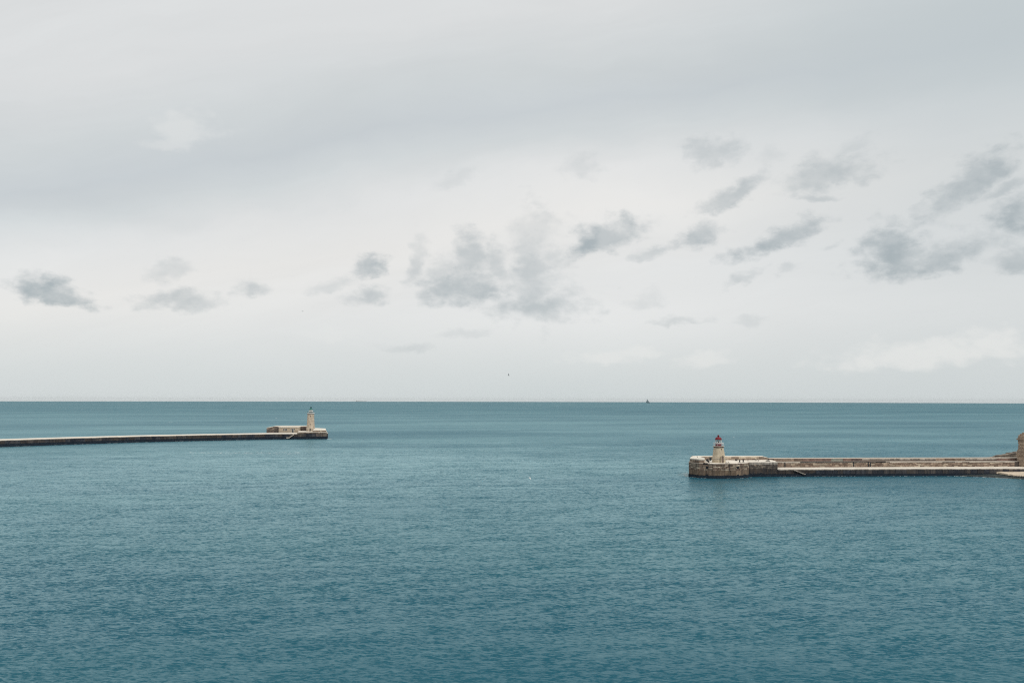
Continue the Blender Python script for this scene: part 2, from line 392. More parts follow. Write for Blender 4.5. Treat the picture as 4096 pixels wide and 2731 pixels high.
# ------------------------------------------------------------------ mesh helpers
class MB:
    def __init__(s): s.v = []; s.f = []
    def add(s, vs, fs):
        o = len(s.v); s.v += [tuple(q) for q in vs]; s.f += [tuple(i + o for i in f) for f in fs]; return s
    def prism(s, poly, z0, z1, ztop=None):
        k = len(poly)
        zt = ztop or [z1] * k
        vs = [(x, y, z0) for x, y in poly] + [(x, y, zt[i]) for i, (x, y) in enumerate(poly)]
        fs = [tuple(range(k - 1, -1, -1)), tuple(range(k, 2 * k))] + [(i, (i + 1) % k, k + (i + 1) % k, k + i) for i in range(k)]
        return s.add(vs, fs)
    def box(s, x0, x1, y0, y1, z0, z1):
        return s.prism([(x0, y0), (x1, y0), (x1, y1), (x0, y1)], z0, z1)
    def lathe(s, prof, seg=24, c=(0, 0), cap=True, ph=0.0):
        vs = []; fs = []
        for r, z in prof:
            for k in range(seg):
                a = 2 * math.pi * k / seg + ph
                vs.append((c[0] + r * math.cos(a), c[1] + r * math.sin(a), z))
        for i in range(len(prof) - 1):
            for k in range(seg):
                k2 = (k + 1) % seg
                fs.append((i * seg + k, i * seg + k2, (i + 1) * seg + k2, (i + 1) * seg + k))
        if cap:
            fs.append(tuple(range(seg - 1, -1, -1)))
            t = (len(prof) - 1) * seg
            fs.append(tuple(range(t, t + seg)))
        return s.add(vs, fs)
    def tube(s, a, b, r, r2=None, seg=8):
        a, b = Vector(a), Vector(b); d = (b - a).normalized()
        u = d.orthogonal().normalized(); w = d.cross(u); r2 = r if r2 is None else r2
        vs = []
        for q, rr in ((a, r), (b, r2)):
            for k in range(seg):
                t = 2 * math.pi * k / seg
                vs.append(q + (u * math.cos(t) + w * math.sin(t)) * rr)
        fs = [(k, (k + 1) % seg, seg + (k + 1) % seg, seg + k) for k in range(seg)]
        fs += [tuple(range(seg - 1, -1, -1)), tuple(range(seg, 2 * seg))]
        return s.add(vs, fs)
    def ring(s, c, rad, r, axis='Z', a0=0.0, a1=2 * math.pi, seg=24):
        full = abs(a1 - a0 - 2 * math.pi) < 1e-4
        pts = []
        for k in range(seg + (0 if full else 1)):
            t = a0 + (a1 - a0) * k / seg
            x, y = rad * math.cos(t), rad * math.sin(t)
            pts.append(Vector(c) + (Vector((x, y, 0)) if axis == 'Z' else Vector((x, 0, y)) if axis == 'Y' else Vector((0, x, y))))
        k = len(pts)
        for i in range(k if full else k - 1):
            s.tube(pts[i], pts[(i + 1) % k], r, seg=6)
        return s
    def build(s, name, mat, parent=None, loc=None, rotz=0.0, smooth=False):
        me = bpy.data.meshes.new(name)
        me.from_pydata(s.v, [], s.f)
        me.validate(); me.update()
        bm = bmesh.new(); bm.from_mesh(me); bmesh.ops.recalc_face_normals(bm, faces=bm.faces); bm.to_mesh(me); bm.free()
        if smooth:
            me.shade_smooth()
            me.set_sharp_from_angle(angle=R(40))
        me.materials.append(mat)
        o = bpy.data.objects.new(name, me); COL.objects.link(o)
        if parent: o.parent = parent
        if loc is not None: o.location = loc
        o.rotation_euler.z = rotz
        return o

def tag(o, label=None, cat=None, group=None, kind=None):
    if label: o['label'] = label
    if cat: o['category'] = cat
    if group: o['group'] = group
    if kind: o['kind'] = kind
    return o
def thing(name, label, cat, loc=(0, 0, 0), rotz=0.0, group=None):
    o = bpy.data.objects.new(name, None); COL.objects.link(o)
    o.empty_display_size = 0.5
    o.location = loc; o.rotation_euler.z = rotz
    return tag(o, label, cat, group)
def copy_thing(o, loc, rotz, label, group=None):
    c = o.copy(); COL.objects.link(c); c.location = loc; c.rotation_euler.z = rotz
    c['label'] = label
    if group: c['group'] = group
    for ch in list(o.children):
        d = ch.copy(); COL.objects.link(d); d.parent = c
        for g in list(ch.children):
            e = g.copy(); COL.objects.link(e); e.parent = d
    return c

rng = random.Random(7)
# unit stones shared by every course: rough chamfered boxes
STONES = {}
def unit_stone(mat, k):
    key = (mat, k)
    if key not in STONES:
        r2 = random.Random(sum(map(ord, mat)) * 10 + k)
        bm = bmesh.new()
        bmesh.ops.create_cube(bm, size=1.0)
        for v in bm.verts:
            v.co.x += r2.uniform(-.012, .012); v.co.z += r2.uniform(-.03, .03)
        bmesh.ops.bevel(bm, geom=bm.edges[:], offset=0.045, segments=1, affect='EDGES')
        me = bpy.data.meshes.new('stone'); bm.to_mesh(me); bm.free()
        me.materials.append(M[mat]); STONES[key] = me
    return STONES[key]

class Path:
    """a wall line in plan (world metres); stones are laid on its outer (viewer) side"""
    def __init__(s, pts):
        s.p = [Vector((q[0], q[1])) for q in pts]
        s.cum = [0.0]
        for a, b in zip(s.p, s.p[1:]): s.cum.append(s.cum[-1] + (b - a).length)
        s.len = s.cum[-1]
    def at(s, t):
        t = min(max(t, 0), s.len - 1e-6)
        for i in range(len(s.p) - 1):
            if t <= s.cum[i + 1]:
                d = (s.p[i + 1] - s.p[i]).normalized()
                return s.p[i] + d * (t - s.cum[i]), math.atan2(d.y, d.x), i
    def s_of_px(s, x, z=2.0):
        best, bs = 1e9, 0
        for k in range(2001):
            t = s.len * k / 2000
            q, _, _ = s.at(t)
            e = abs(pix((q.x, q.y, z))[0] - x)
            if e < best: best, bs = e, t
        return bs
    def z_of_px(s, x, y):
        t = s.s_of_px(x); q, _, _ = s.at(t)
        return aty(x, y, q.y).z

def lay(path, z0, z1, mean, name, mat, root, depth=0.35, gap=0.05, jit=0.3, holes=(), s0=0.0, s1=None, proud=0.04, altm=None, stuff=None):
    """one course of separate stones along a path; every stone is its own part"""
    s1 = path.len if s1 is None else s1
    W = root.matrix_world.inverted() if root.matrix_world != Matrix() else (Matrix.Translation(root.location) @ Matrix.Rotation(root.rotation_euler.z, 4, 'Z')).inverted()
    out = []
    for i in range(len(path.p) - 1):
        a, b = max(path.cum[i], s0), min(path.cum[i + 1], s1)
        if b - a < 0.15: continue
        zc = (z0 + z1) / 2
        runs = [(a, b)]
        for h in holes:                       # leave real gaps where the wall has openings
            if h[2] < zc < h[3]:
                nr = []
                for ra, rb in runs:
                    if h[1] <= ra or h[0] >= rb: nr.append((ra, rb)); continue
                    if h[0] - ra > 0.2: nr.append((ra, h[0]))
                    if rb - h[1] > 0.2: nr.append((h[1], rb))
                runs = nr
        cells = []
        for ra, rb in runs:
            cnt = max(1, round((rb - ra) / mean))
            ws = [1 + rng.uniform(-jit, jit) for _ in range(cnt)]
            t = ra
            for w in ws:
                L = w / sum(ws) * (rb - ra); cells.append((t + L / 2, L)); t += L
        for c, L in cells:
            q, ang, _ = path.at(c)
            nv = Vector((math.sin(ang), -math.cos(ang)))          # outward, to the right-hand side of the path direction
            pr = rng.uniform(0, proud)
            q = q + nv * (pr - depth / 2 + 0.12)
            mm = mat if not altm or rng.random() > altm[1] else altm[0]
            o = bpy.data.objects.new(name, unit_stone(mm, rng.randrange(4)))
            COL.objects.link(o); o.parent = root
            o.location = W @ Vector((q.x, q.y, zc)); o.rotation_euler.z = ang - root.rotation_euler.z
            o.scale = (L - gap, depth, z1 - z0 - gap)
            out.append(o)
    return out

# ------------------------------------------------------------------ the sea: one curved sheet out past the horizon
def sea():
    rad = [0.0, 15, 40, 80, 130, 200, 300, 420, 560, 740, 1000, 1400, 2000, 2800, 3800, 5000, 6500, 8000, 10000, 12000, 14000, 16000, 18000, 20000, 22000, 24000, 26000, 28000]
    seg = 360
    vs = [(0, 0, 0)]
    for r in rad[1:]:
        zz = -r * r / (2 * EARTH)
        for k in range(seg):
            a = 2 * math.pi * k / seg
            vs.append((r * math.cos(a), r * math.sin(a), zz))
    fs = [(0, 1 + k, 1 + (k + 1) % seg) for k in range(seg)]
    for i in range(len(rad) - 2):
        o0, o1 = 1 + i * seg, 1 + (i + 1) * seg
        for k in range(seg):
            k2 = (k + 1) % seg
            fs.append((o0 + k, o1 + k, o1 + k2, o0 + k2))
    me = bpy.data.meshes.new('sea'); me.from_pydata(vs, [], fs); me.update(); me.shade_smooth()
    me.materials.append(M['water'])
    o = bpy.data.objects.new('sea', me); COL.objects.link(o)
    return tag(o, kind='structure')
sea()

# ------------------------------------------------------------------ far breakwater (green topped lighthouse)
LB = thing('breakwater', 'long curving dark walled breakwater carrying the green topped lighthouse', 'breakwater', (-201.0, 634.4, 0))
bpy.context.view_layer.update()
FP = Path([(-452, 405), (-400, 470), (-348.1, 530.1), (-317.8, 560.4), (-282.1, 590.9), (-241, 615), (-201.1, 634.4), (-176.5, 640.2), (-153.3, 644.2)])
def offs(path, d):
    r = []
    for i, q in enumerate(path.p):
        a = (path.p[i] - path.p[i - 1]).normalized() if i > 0 else None
        b = (path.p[i + 1] - path.p[i]).normalized() if i < len(path.p) - 1 else None
        t = ((a or b) + (b or a)).normalized()
        r.append((q.x - t.y * d, q.y + t.x * d))
    return r
def loc(root, pts):
    c, s = math.cos(-root.rotation_euler.z), math.sin(-root.rotation_euler.z)
    return [((x - root.location.x) * c - (y - root.location.y) * s, (x - root.location.x) * s + (y - root.location.y) * c) for x, y in pts]
def strip(path, d0, d1, z0, z1, name, mat, root, i0=0, i1=None, ztop=None):
    mb = MB()
    a, b = offs(path, d0), offs(path, d1)
    i1 = len(a) - 1 if i1 is None else i1
    a, b = loc(root, a), loc(root, b)
    k = i1 - i0 + 1
    vs = []
    for i in range(i0, i1 + 1):
        vs += [(*a[i], z0), (*a[i], z1), (*b[i], z1), (*b[i], z0)]
    fs = []
    for j in range(k - 1):
        o0, o1 = j * 4, j * 4 + 4
        for m_ in range(4):
            fs.append((o0 + m_, o0 + (m_ + 1) % 4, o1 + (m_ + 1) % 4, o1 + m_))
    fs += [(3, 2, 1, 0), tuple((k - 1) * 4 + q for q in range(4))]
    mb.add(vs, fs)
    return mb.build(name, mat, root)
DECK_L = 4.5
strip(FP, -0.25, 20, -3, 1.9, 'base', M['weed'], LB)
strip(FP, 0.0, 19.6, 1.9, 4.05, 'core', M['joint'], LB)
strip(FP, 0.35, 19.4, 4.05, DECK_L - 0.02, 'deck', M['deck'], LB)
HS = FP.s_of_px(1190)                      # the raised head starts here
REC0, REC1 = FP.s_of_px(1126.5), FP.s_of_px(1136.7)
holes_l = [(REC0, REC1, 0.5, 4.2)]
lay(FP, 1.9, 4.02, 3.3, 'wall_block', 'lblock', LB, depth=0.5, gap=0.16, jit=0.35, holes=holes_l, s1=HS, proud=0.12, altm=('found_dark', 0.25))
lay(FP, 4.02, DECK_L, 5.5, 'coping_stone', 'coping', LB, depth=0.8, gap=0.10, jit=0.4, s1=HS, proud=0.15, altm=('coping_stained', 0.3))
# the dark slip in the wall below the house: a black box for its shade
q0, a0, _ = FP.at((REC0 + REC1) / 2)
ql = loc(LB, [(q0.x, q0.y)])[0]
MB().box(-(REC1 - REC0) / 2 + .05, (REC1 - REC0) / 2 - .05, -0.05, 0.1, 0.3, 4.0).build('recess_shade', M['dark'], LB, (*ql, 0), a0)
# head block: higher platform
HZ = 5.75
headp = Path([FP.at(HS)[0], (-176.5, 640.2), (-153.3, 644.2), (-154.8, 650.5), (-160.2, 672)])
back = [(-184, 672)]
MB().prism(loc(LB, [tuple(q) for q in headp.p] + back), 2.2, HZ - 0.35).build('head_core', M['joint'], LB)
MB().prism(loc(LB, [(q[0], q[1]) for q in offs(headp, 0.3)] + back), HZ - 0.35, HZ - 0.03).build('head_deck', M['deck'], LB)
MB().prism(loc(LB, [(q[0], q[1]) for q in offs(headp, -0.35)] + [(-184.5, 673)]), -3, 2.2).build('head_base', M['weed'], LB)
MB().prism(loc(LB, [(q[0], q[1]) for q in offs(Path([(-176.5, 640.2), (-153.3, 644.2), (-154.8, 650.5), (-160.2, 672)]), -0.6)] + [(-178, 673)]), -3, 0.5).build('footing', M['weed'], LB)
hs_a = FP.s_of_px(1175)
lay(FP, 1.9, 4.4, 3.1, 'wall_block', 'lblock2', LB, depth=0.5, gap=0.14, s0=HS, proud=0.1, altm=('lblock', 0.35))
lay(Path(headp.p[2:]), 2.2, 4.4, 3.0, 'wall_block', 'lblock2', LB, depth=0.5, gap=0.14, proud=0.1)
for zz0, zz1, mt in ((4.4, 4.92, 'rubble_dark'), (4.92, 5.4, 'rubble')):
    lay(headp, zz0, zz1, 2.4, 'rubble_stone', mt, LB, depth=0.5, gap=0.10, proud=0.1, altm=('ashlar', 0.35))
lay(headp, 5.4, HZ, 4.0, 'coping_stone', 'coping', LB, depth=0.9, gap=0.08, proud=0.1)
# raised sloping parapet block at the tip
pA, pB, pC, pD = aty(1250, 1722, 646.5), aty(1304, 1722, 649), aty(1302, 1722, 668), aty(1262, 1722, 668)
lp = loc(LB, [(pA.x, pA.y), (pB.x, pB.y), (pC.x, pC.y), (pD.x, pD.y)])
MB().prism(lp, HZ, 7.2, [7.05, 7.05, 7.75, 8.15]).build('parapet_block', M['white_plaster'], LB)
tipp = Path([(pA.x, pA.y), (pB.x, pB.y), (pC.x, pC.y)])
lay(tipp, HZ, 6.75, 2.6, 'rubble_stone', 'ashlar', LB, depth=0.35, gap=0.08, proud=0.05)
lay(tipp, 6.75, 7.08, 3.6, 'coping_stone', 'coping', LB, depth=0.4, gap=0.06, proud=0.05)
# parapet wall running behind the house, with a ramped left end
YW = 667.0
w0, w1, w2, w3 = aty(1066, 1727, YW), aty(1096, 1727, YW + 2), aty(1193, 1727, YW + 3), aty(1230, 1727, YW + 4)
def zpx(x, y, Y): return aty(x, y, Y).z
wl = [(w0.x, w0.y), (w1.x, w1.y), (w2.x, w2.y), (w3.x, w3.y)]
zt = [zpx(1066, 1712, YW), zpx(1096, 1706.6, YW), zpx(1193, 1706.4, YW), zpx(1230, 1706.6, YW)]
wb = [(x, y + 6) for x, y in wl][::-1]
MB().prism(loc(LB, wl + wb), DECK_L - .5, 9, zt + zt[::-1]).build('parapet_wall', M['purple'], LB)
mbc = MB()
pl, pb = loc(LB, [(x, y - .25) for x, y in wl]), loc(LB, [(x, y + 6.2) for x, y in wl])
for i in range(3):
    mbc.add([(*pl[i], zt[i]), (*pl[i + 1], zt[i + 1]), (*pb[i + 1], zt[i + 1] + .3), (*pb[i], zt[i] + .3),
             (*pl[i], zt[i] + .4), (*pl[i + 1], zt[i + 1] + .4), (*pb[i + 1], zt[i + 1] + .7), (*pb[i], zt[i] + .7)],
            [(0, 3, 2, 1), (4, 5, 6, 7), (0, 1, 5, 4), (1, 2, 6, 5), (2, 3, 7, 6), (3, 0, 4, 7)])
mbc.build('parapet_coping', M['white_plaster'], LB)
wpath = Path(wl)
for zz in np.arange(4.6, 8.2, 0.62):
    lay(Path(wl[:2]), zz, zz + .6, 1.9, 'rubble_stone', 'rubble', LB, depth=0.3, gap=0.05, proud=0.1, altm=('rubble_dark', .5), s1=Path(wl[:2]).len if zz < 7.3 else None)
    lay(Path(wl[1:3]), zz, zz + .6, 2.2, 'rubble_stone', 'rubble_dark', LB, depth=0.3, gap=0.05, proud=0.1, s1=5.0)
    if zz > 5.1: lay(Path(wl[2:]), zz, zz + .6, 1.9, 'rubble_stone', 'purple', LB, depth=0.3, gap=0.05, proud=0.1, altm=('rubble_dark', .4))
# stairs down the wall face, to a landing near the water
sA, sB, sC = FP.s_of_px(1176), FP.s_of_px(1157), FP.s_of_px(1146)
zA, zB = 4.35, FP.z_of_px(1157, 1747.5)
ns = 9
for k in range(ns + 1):
    if k < ns:
        t0 = sA + (sB - sA) * k / ns; t1 = sA + (sB - sA) * (k + 1) / ns
        zt_ = zA + (zB - zA) * (k + 1) / ns
    else:
        t0, t1, zt_ = sB, sC, zB - 0.15
    q, ang, _ = FP.at((t0 + t1) / 2)
    nv = Vector((math.sin(ang), -math.cos(ang)))
    q = q + nv * 0.75
    Ls = abs(t1 - t0)
    MB().box(-Ls / 2, Ls / 2, -.6, .6, zt_ - .75, zt_).build('step', M['coping'], LB, (*loc(LB, [(q.x, q.y)])[0], 0), ang)

# keeper's house on the far breakwater
hA, hB = aty(1114.6, 1728, 663.5), aty(1193.2, 1728, 663.5)
HW = hB.x - hA.x
HO = thing('quay_house', 'low cream flat roofed house with dark windows beside the green topped lighthouse', 'house', ((hA.x + hB.x) / 2, 663.5, DECK_L - .05), 0)
HT = zpx(1150, 1706.8, 663.5) - DECK_L
MB().box(-HW / 2, HW / 2, 0, 6.6, 0, HT - .35).build('wall', M['hutwall'], HO)
MB().box(-HW / 2 - .25, HW / 2 + .15, -.3, 7, HT - .35, HT + .05).build('roof', M['white_plaster'], HO)
def opening(root, xc, z0, w, h, y=0.0, name='window', framemat='white', fill='dark', fw=0.32, arched=False):
    """dark pane set back inside a proud frame, facing -Y"""
    mb = MB()
    mb.box(xc - w / 2 - fw, xc - w / 2, y - .10, y + .05, z0 - (0 if name == 'door' else fw), z0 + h)
    mb.box(xc + w / 2, xc + w / 2 + fw, y - .10, y + .05, z0 - (0 if name == 'door' else fw), z0 + h)
    mb.box(xc - w / 2 - fw, xc + w / 2 + fw, y - .10, y + .05, z0 + h, z0 + h + fw)
    if name != 'door': mb.box(xc - w / 2, xc + w / 2, y - .10, y + .05, z0 - fw, z0)
    fr = mb.build(name, M[framemat], root)
    MB().box(xc - w / 2 + .005, xc + w / 2 - .005, y - .03, y + .04, z0 + .005, z0 + h - .005).build('panel' if name == 'door' else 'pane', M[fill], fr)
    return fr
def hx(px_): return aty(px_, 1718, 663.4).x - HO.location.x
def hz(py_): return aty(1150, py_, 663.4).z - HO.location.z
for xa, xb in ((1133.3, 1136.7), (1138.6, 1142.3), (1144, 1147.5)):
    opening(HO, (hx(xa) + hx(xb)) / 2, hz(1721.7), hx(xb) - hx(xa), hz(1713.8) - hz(1721.7), fw=0.09)
opening(HO, (hx(1162.7) + hx(1166.2)) / 2, hz(1718.6), .75, hz(1714) - hz(1718.6), fw=0.09)
opening(HO, (hx(1177) + hx(1180.3)) / 2, hz(1718.2), .72, hz(1713.6) - hz(1718.2), fw=0.09)
opening(HO, (hx(1168.8) + hx(1174)) / 2, 0.05, 1.15, hz(1713.6), name='door', fill='doorgreen', fw=0.13)
MB().box(HW / 2 - .28, HW / 2 + .02, -.08, .2, 0, HT - .36).build('quoin', M['coping'], HO)

# ------------------------------------------------------------------ lighthouses
def lighthouse_far():
    Y = 660.0
    c = aty(1242, 1725, Y)
    k = Y / FPX
    zb = HZ - .03
    Z = lambda y: aty(1242, y, Y).z - zb
    T = thing('lighthouse', 'tall slender buff stone lighthouse with a green lantern top', 'lighthouse', (c.x, Y, zb))
    rp = 16.3 * k
    MB().lathe([(rp, -0.3), (rp, Z(1718.2)), ], 8, ph=R(22.5)).build('plinth', M['tower2'], T)
    MB().lathe([(rp + .08, Z(1718.2)), (rp + .22, Z(1717.6)), (rp + .22, Z(1716.8)), (rp, Z(1716.2))], 8, ph=R(22.5)).build('string_course', M['coping'], T)
    prof = [(16.6, 1716.2), (15.9, 1706), (15.0, 1697), (14.2, 1685), (13.6, 1672), (13.2, 1661), (13.0, 1656.5)]
    MB().lathe([(r * k, Z(y)) for r, y in prof], 32).build('tower', M['tower2'], T, smooth=True)
    MB().lathe([(13.1 * k, Z(1656.5)), (13.6 * k, Z(1655.6)), (14.3 * k, Z(1654.6)), (14.4 * k, Z(1654.2))], 32).build('cornice', M['purple'], T)  # darker stone paints the shade under the gallery
    MB().lathe([(14.4 * k, Z(1654.2)), (14.6 * k, Z(1653.8)), (14.6 * k, Z(1651.6)), (14.2 * k, Z(1651.4))], 32).build('gallery', M['white'], T)
    rr = 13.2 * k
    for q in range(16):
        a = 2 * math.pi * q / 16
        MB().tube((rr * math.cos(a), rr * math.sin(a), Z(1651.5)), (rr * math.cos(a), rr * math.sin(a), Z(1646.2)), .05, seg=6).build('post', M['darkgreen'], T)
    MB().ring((0, 0, Z(1646.2)), rr, .05).build('rail', M['darkgreen'], T)
    MB().ring((0, 0, Z(1648.8)), rr, .04).build('rail', M['darkgreen'], T)
    MB().lathe([(6.3 * k, Z(1651.5)), (6.3 * k, Z(1646.8))], 20).build('drum', M['darkgreen'], T)
    MB().lathe([(10.6 * k, Z(1646.8)), (10.8 * k, Z(1646.2)), (10.8 * k, Z(1645)), (10 * k, Z(1644.8))], 24).build('upper_gallery', M['white'], T)
    MB().lathe([(5.6 * k, Z(1644.8)), (5.6 * k, Z(1639.3))], 20).build('glazing', M['glass'], T)
    for q in range(10):
        a = 2 * math.pi * (q + .25) / 10
        MB().tube((6 * k * math.cos(a), 6 * k * math.sin(a), Z(1644.8)), (6 * k * math.cos(a), 6 * k * math.sin(a), Z(1639.2)), .2, seg=6).build('mullion', M['white'], T)
    MB().lathe([(2.2 * k, Z(1644.8)), (2.8 * k, Z(1643)), (2.4 * k, Z(1640.6)), (1.4 * k, Z(1639.6))], 14).build('lens', M['white'], T)
    MB().lathe([(6.2 * k, Z(1639.3)), (7 * k, Z(1638.7)), (6.6 * k, Z(1637.2)), (5.4 * k, Z(1635.2)), (4 * k, Z(1633.8)), (3.1 * k, Z(1633.0))], 20).build('dome', M['green'], T, smooth=True)
    MB().lathe([(2.9 * k, Z(1633.0)), (2.8 * k, Z(1629.6)), (3.4 * k, Z(1629)), (3.4 * k, Z(1627.4)), (1.6 * k, Z(1627))], 16).build('ventilator', M['darkgreen'], T)
    for y0, y1 in ((1665.8, 1662.2), (1698, 1694.2)):
        r = (13.3 if y0 < 1680 else 15.0) * k
        opening(T, 2.0 * k, Z(y0), 2.4 * k, Z(y1) - Z(y0), y=-r - .02, framemat='tower2', fw=.14)
    opening(T, 2.7 * k, Z(1722.8), 4.0 * k, Z(1711.8) - Z(1722.8), y=-16.4 * k, name='door', framemat='coping', fw=.14)
    for xx in (-6.0, 12.8):
        MB().box((xx - 1.5) * k, (xx + 1.5) * k, -math.sqrt(max(0.1, 15.9 ** 2 - xx ** 2)) * k - .12, -math.sqrt(max(.1, 15.9 ** 2 - xx ** 2)) * k + .3, Z(1709.5), Z(1707.5)).build('plaque', M['purple'], T)
lighthouse_far()

# ------------------------------------------------------------------ near breakwater (red domed lighthouse)
RB = thing('breakwater', 'near stone breakwater with a broad bastion head carrying the red domed lighthouse', 'breakwater', (110.5, 337.3, 0), R(3.2))
bpy.context.view_layer.update()
DZ = 6.2
hp = [(78.9, 345), (76.5, 336.8), (79.3, 331.2), (84.6, 328.7), (94.6, 329.6), (100.0, 332.2), (102.0, 336.2)]
HP = Path(hp)
full = hp + [(114.9, 337.6), (116.5, 345), (116.5, 354), (86, 352), (81, 349)]
def inner(path, d): return offs(path, d)
MB().prism(loc(RB, offs(HP, 0.1) + [(114.8, 337.7), (116.4, 345), (116.4, 353.8), (86, 351.8), (80.6, 349)]), 1.0, DZ - .5).build('head_core', M['joint'], RB)
MB().prism(loc(RB, offs(HP, 0.25) + [(114.8, 337.9), (116.4, 345), (116.4, 353.8), (86, 351.8), (80.8, 348.8)]), DZ - .5, DZ - .03).build('head_deck', M['deck'], RB)
MB().prism(loc(RB, offs(HP, -0.35) + [(115, 337.25), (117, 345), (117, 355), (86, 353), (80, 350)]), -4, 1.05).build('head_base', M['weed'], RB)
# openings in the bastion face: dark boxes carry the shade of the holes
def hole(x0, x1, y0, y1, path=HP, name='drain_shade', mat='dark', front=-.06):
    s0, s1 = path.s_of_px(x0), path.s_of_px(x1)
    z1, z0 = path.z_of_px((x0 + x1) / 2, y0), path.z_of_px((x0 + x1) / 2, y1)
    q, ang, _ = path.at((s0 + s1) / 2)
    nv = Vector((math.sin(ang), -math.cos(ang)))
    q = q + nv * -0.02
    w = s1 - s0
    MB().box(-w / 2, w / 2, front, .3, z0, z1).build(name, M[mat], RB, (*loc(RB, [(q.x, q.y)])[0], 0), ang - RB.rotation_euler.z)
    return (s0, s1, z0, z1)
HOLES = [hole(2824, 2834, 1865.5, 1876), hole(2946, 2955, 1865.5, 1875), hole(2823, 2834, 1896, 1904, front=-.21), hole(2946, 2955, 1897, 1905, front=-.21),
         hole(2814, 2831, 1851, 1856.5, mat='dark'), hole(2952, 2966, 1852, 1856.5, mat='purple'), hole(2755.5, 2760, 1848, 1854)]
lay(HP, 1.05, 3.25, 2.4, 'foundation_block', 'found', RB, depth=0.6, gap=0.13, jit=0.2, holes=HOLES, proud=0.06)
zc = 3.25
for h, mean in ((0.62, 1.7), (0.60, 1.5), (0.50, 1.6), (0.58, 1.8), (0.45, 1.9)):
    lay(HP, zc, zc + h, mean, 'wall_stone', 'ashlar', RB, depth=0.5, gap=0.12, jit=0.5, holes=HOLES, proud=0.07, altm=('rubble', .22))
    zc += h
lay(HP, zc, DZ, 3.0, 'coping_stone', 'coping', RB, depth=0.7, gap=0.05, jit=0.3, holes=HOLES[4:6], proud=0.05)
q, ang, _ = HP.at(HP.s_of_px(2918)); q = q + Vector((math.sin(ang), -math.cos(ang))) * .2
MB().tube((0, 0, 3.1), (0, 0, 6.1), .07, seg=6).build('dark_tube', M['black'], RB, (*loc(RB, [(q.x, q.y)])[0], 0))  # dark tube standing in for a vertical crack in the wall
# shoulder between bastion and quay
SP = Path([(102.2, 336.2), (114.9, 337.45)])
lay(SP, 1.05, 3.3, 2.5, 'foundation_block', 'found_dark', RB, depth=0.5, gap=0.08, proud=0.05)
zc = 3.3
for h in (0.42, 0.40, 0.36, 0.36, 0.36):
    lay(SP, zc, zc + h, 1.15, 'rubble_stone', 'rubble_dark', RB, depth=0.4, gap=0.06, jit=0.5, proud=0.10, altm=('ashlar', .18))
    zc += h
lay(SP, zc, DZ, 2.4, 'coping_stone', 'coping_stained', RB, depth=0.6, gap=0.05, proud=0.06)
# head parapets: thick pale block on the left, then the back wall
PT = 7.8
pb_poly = [(79.2, 344.4), (77.0, 337.0), (79.7, 331.7), (81.8, 331.7), (83.5, 337.5), (83.5, 346.2), (82.8, 351.5), (81.0, 349)]
MB().prism(loc(RB, pb_poly), DZ - .03, PT - .42).build('parapet_block', M['core_mid'], RB)
cen = (80.8, 341)
MB().prism(loc(RB, [(cen[0] + (x - cen[0]) * 1.03, cen[1] + (y - cen[1]) * 1.015) for x, y in pb_poly]), PT - .42, PT).build('parapet_slab', M['white_plaster'], RB)
pbp = Path(pb_poly[0:6])
zz = DZ
for h in (0.55, 0.60):
    lay(Path(pb_poly[0:3]), zz, zz + h, 1.5, 'wall_stone', 'ashlar', RB, depth=0.25, gap=0.06, proud=0.03)
    lay(Path(pb_poly[3:6]), zz, zz + h, 1.5, 'wall_stone', 'plaster', RB, depth=0.25, gap=0.05, proud=0.03)
    zz += h
# back parapet of the head (front face at bp, 3.6 m thick), then ramp down to the quay parapet
bp = [(82.0, 347.6), (86.5, 348.6), (98, 348.4), (109.6, 349.2), (112.9, 350.2), (116.6, 352.4)]
zt = [PT - .02, PT - .02, PT - .02, PT - .02, PT - .1, 6.75]
bb = [(81.0, 351.6), (86, 352.3), (98, 352.2), (109.8, 353), (113.4, 354), (116.8, 354.6)]
mbw = MB(); mbc = MB()
lf, lbk = loc(RB, bp), loc(RB, bb)
lf2 = loc(RB, [(x, y - .12) for x, y in bp]); lb2 = loc(RB, [(x, y + .12) for x, y in bb])
for i in range(5):
    hexa = [(0, 3, 2, 1), (4, 5, 6, 7), (0, 1, 5, 4), (1, 2, 6, 5), (2, 3, 7, 6), (3, 0, 4, 7)]
    mbw.add([(*lf[i], DZ - 1), (*lf[i + 1], DZ - 1), (*lbk[i + 1], DZ - 1), (*lbk[i], DZ - 1), (*lf[i], zt[i] - .22), (*lf[i + 1], zt[i + 1] - .22), (*lbk[i + 1], zt[i + 1] - .22), (*lbk[i], zt[i] - .22)], hexa)
    mbc.add([(*lf2[i], zt[i] - .22), (*lf2[i + 1], zt[i + 1] - .22), (*lb2[i + 1], zt[i + 1] - .22), (*lb2[i], zt[i] - .22), (*lf2[i], zt[i]), (*lf2[i + 1], zt[i + 1]), (*lb2[i + 1], zt[i + 1]), (*lb2[i], zt[i])], hexa)
mbw.build('parapet_wall', M['core_mid'], RB); mbc.build('parapet_coping', M['white_plaster'], RB)
BPp = Path(bp)
e4 = BPp.s_of_px(3035, 7)
lay(BPp, PT - .92, PT - .24, 3.3, 'render_panel', 'plaster', RB, depth=0.16, gap=0.02, s1=e4, proud=0.02, altm=('rubble', .15))
for zz in (DZ, DZ + .36):
    lay(BPp, zz, zz + .34, 1.5, 'rubble_stone', 'rubble', RB, depth=0.2, gap=0.05, jit=.5, s1=e4, proud=0.06, altm=('plaster', .3))
lay(BPp, DZ, 6.5, 1.8, 'rubble_stone', 'rubble', RB, depth=0.2, gap=0.05, s0=e4, proud=0.05)
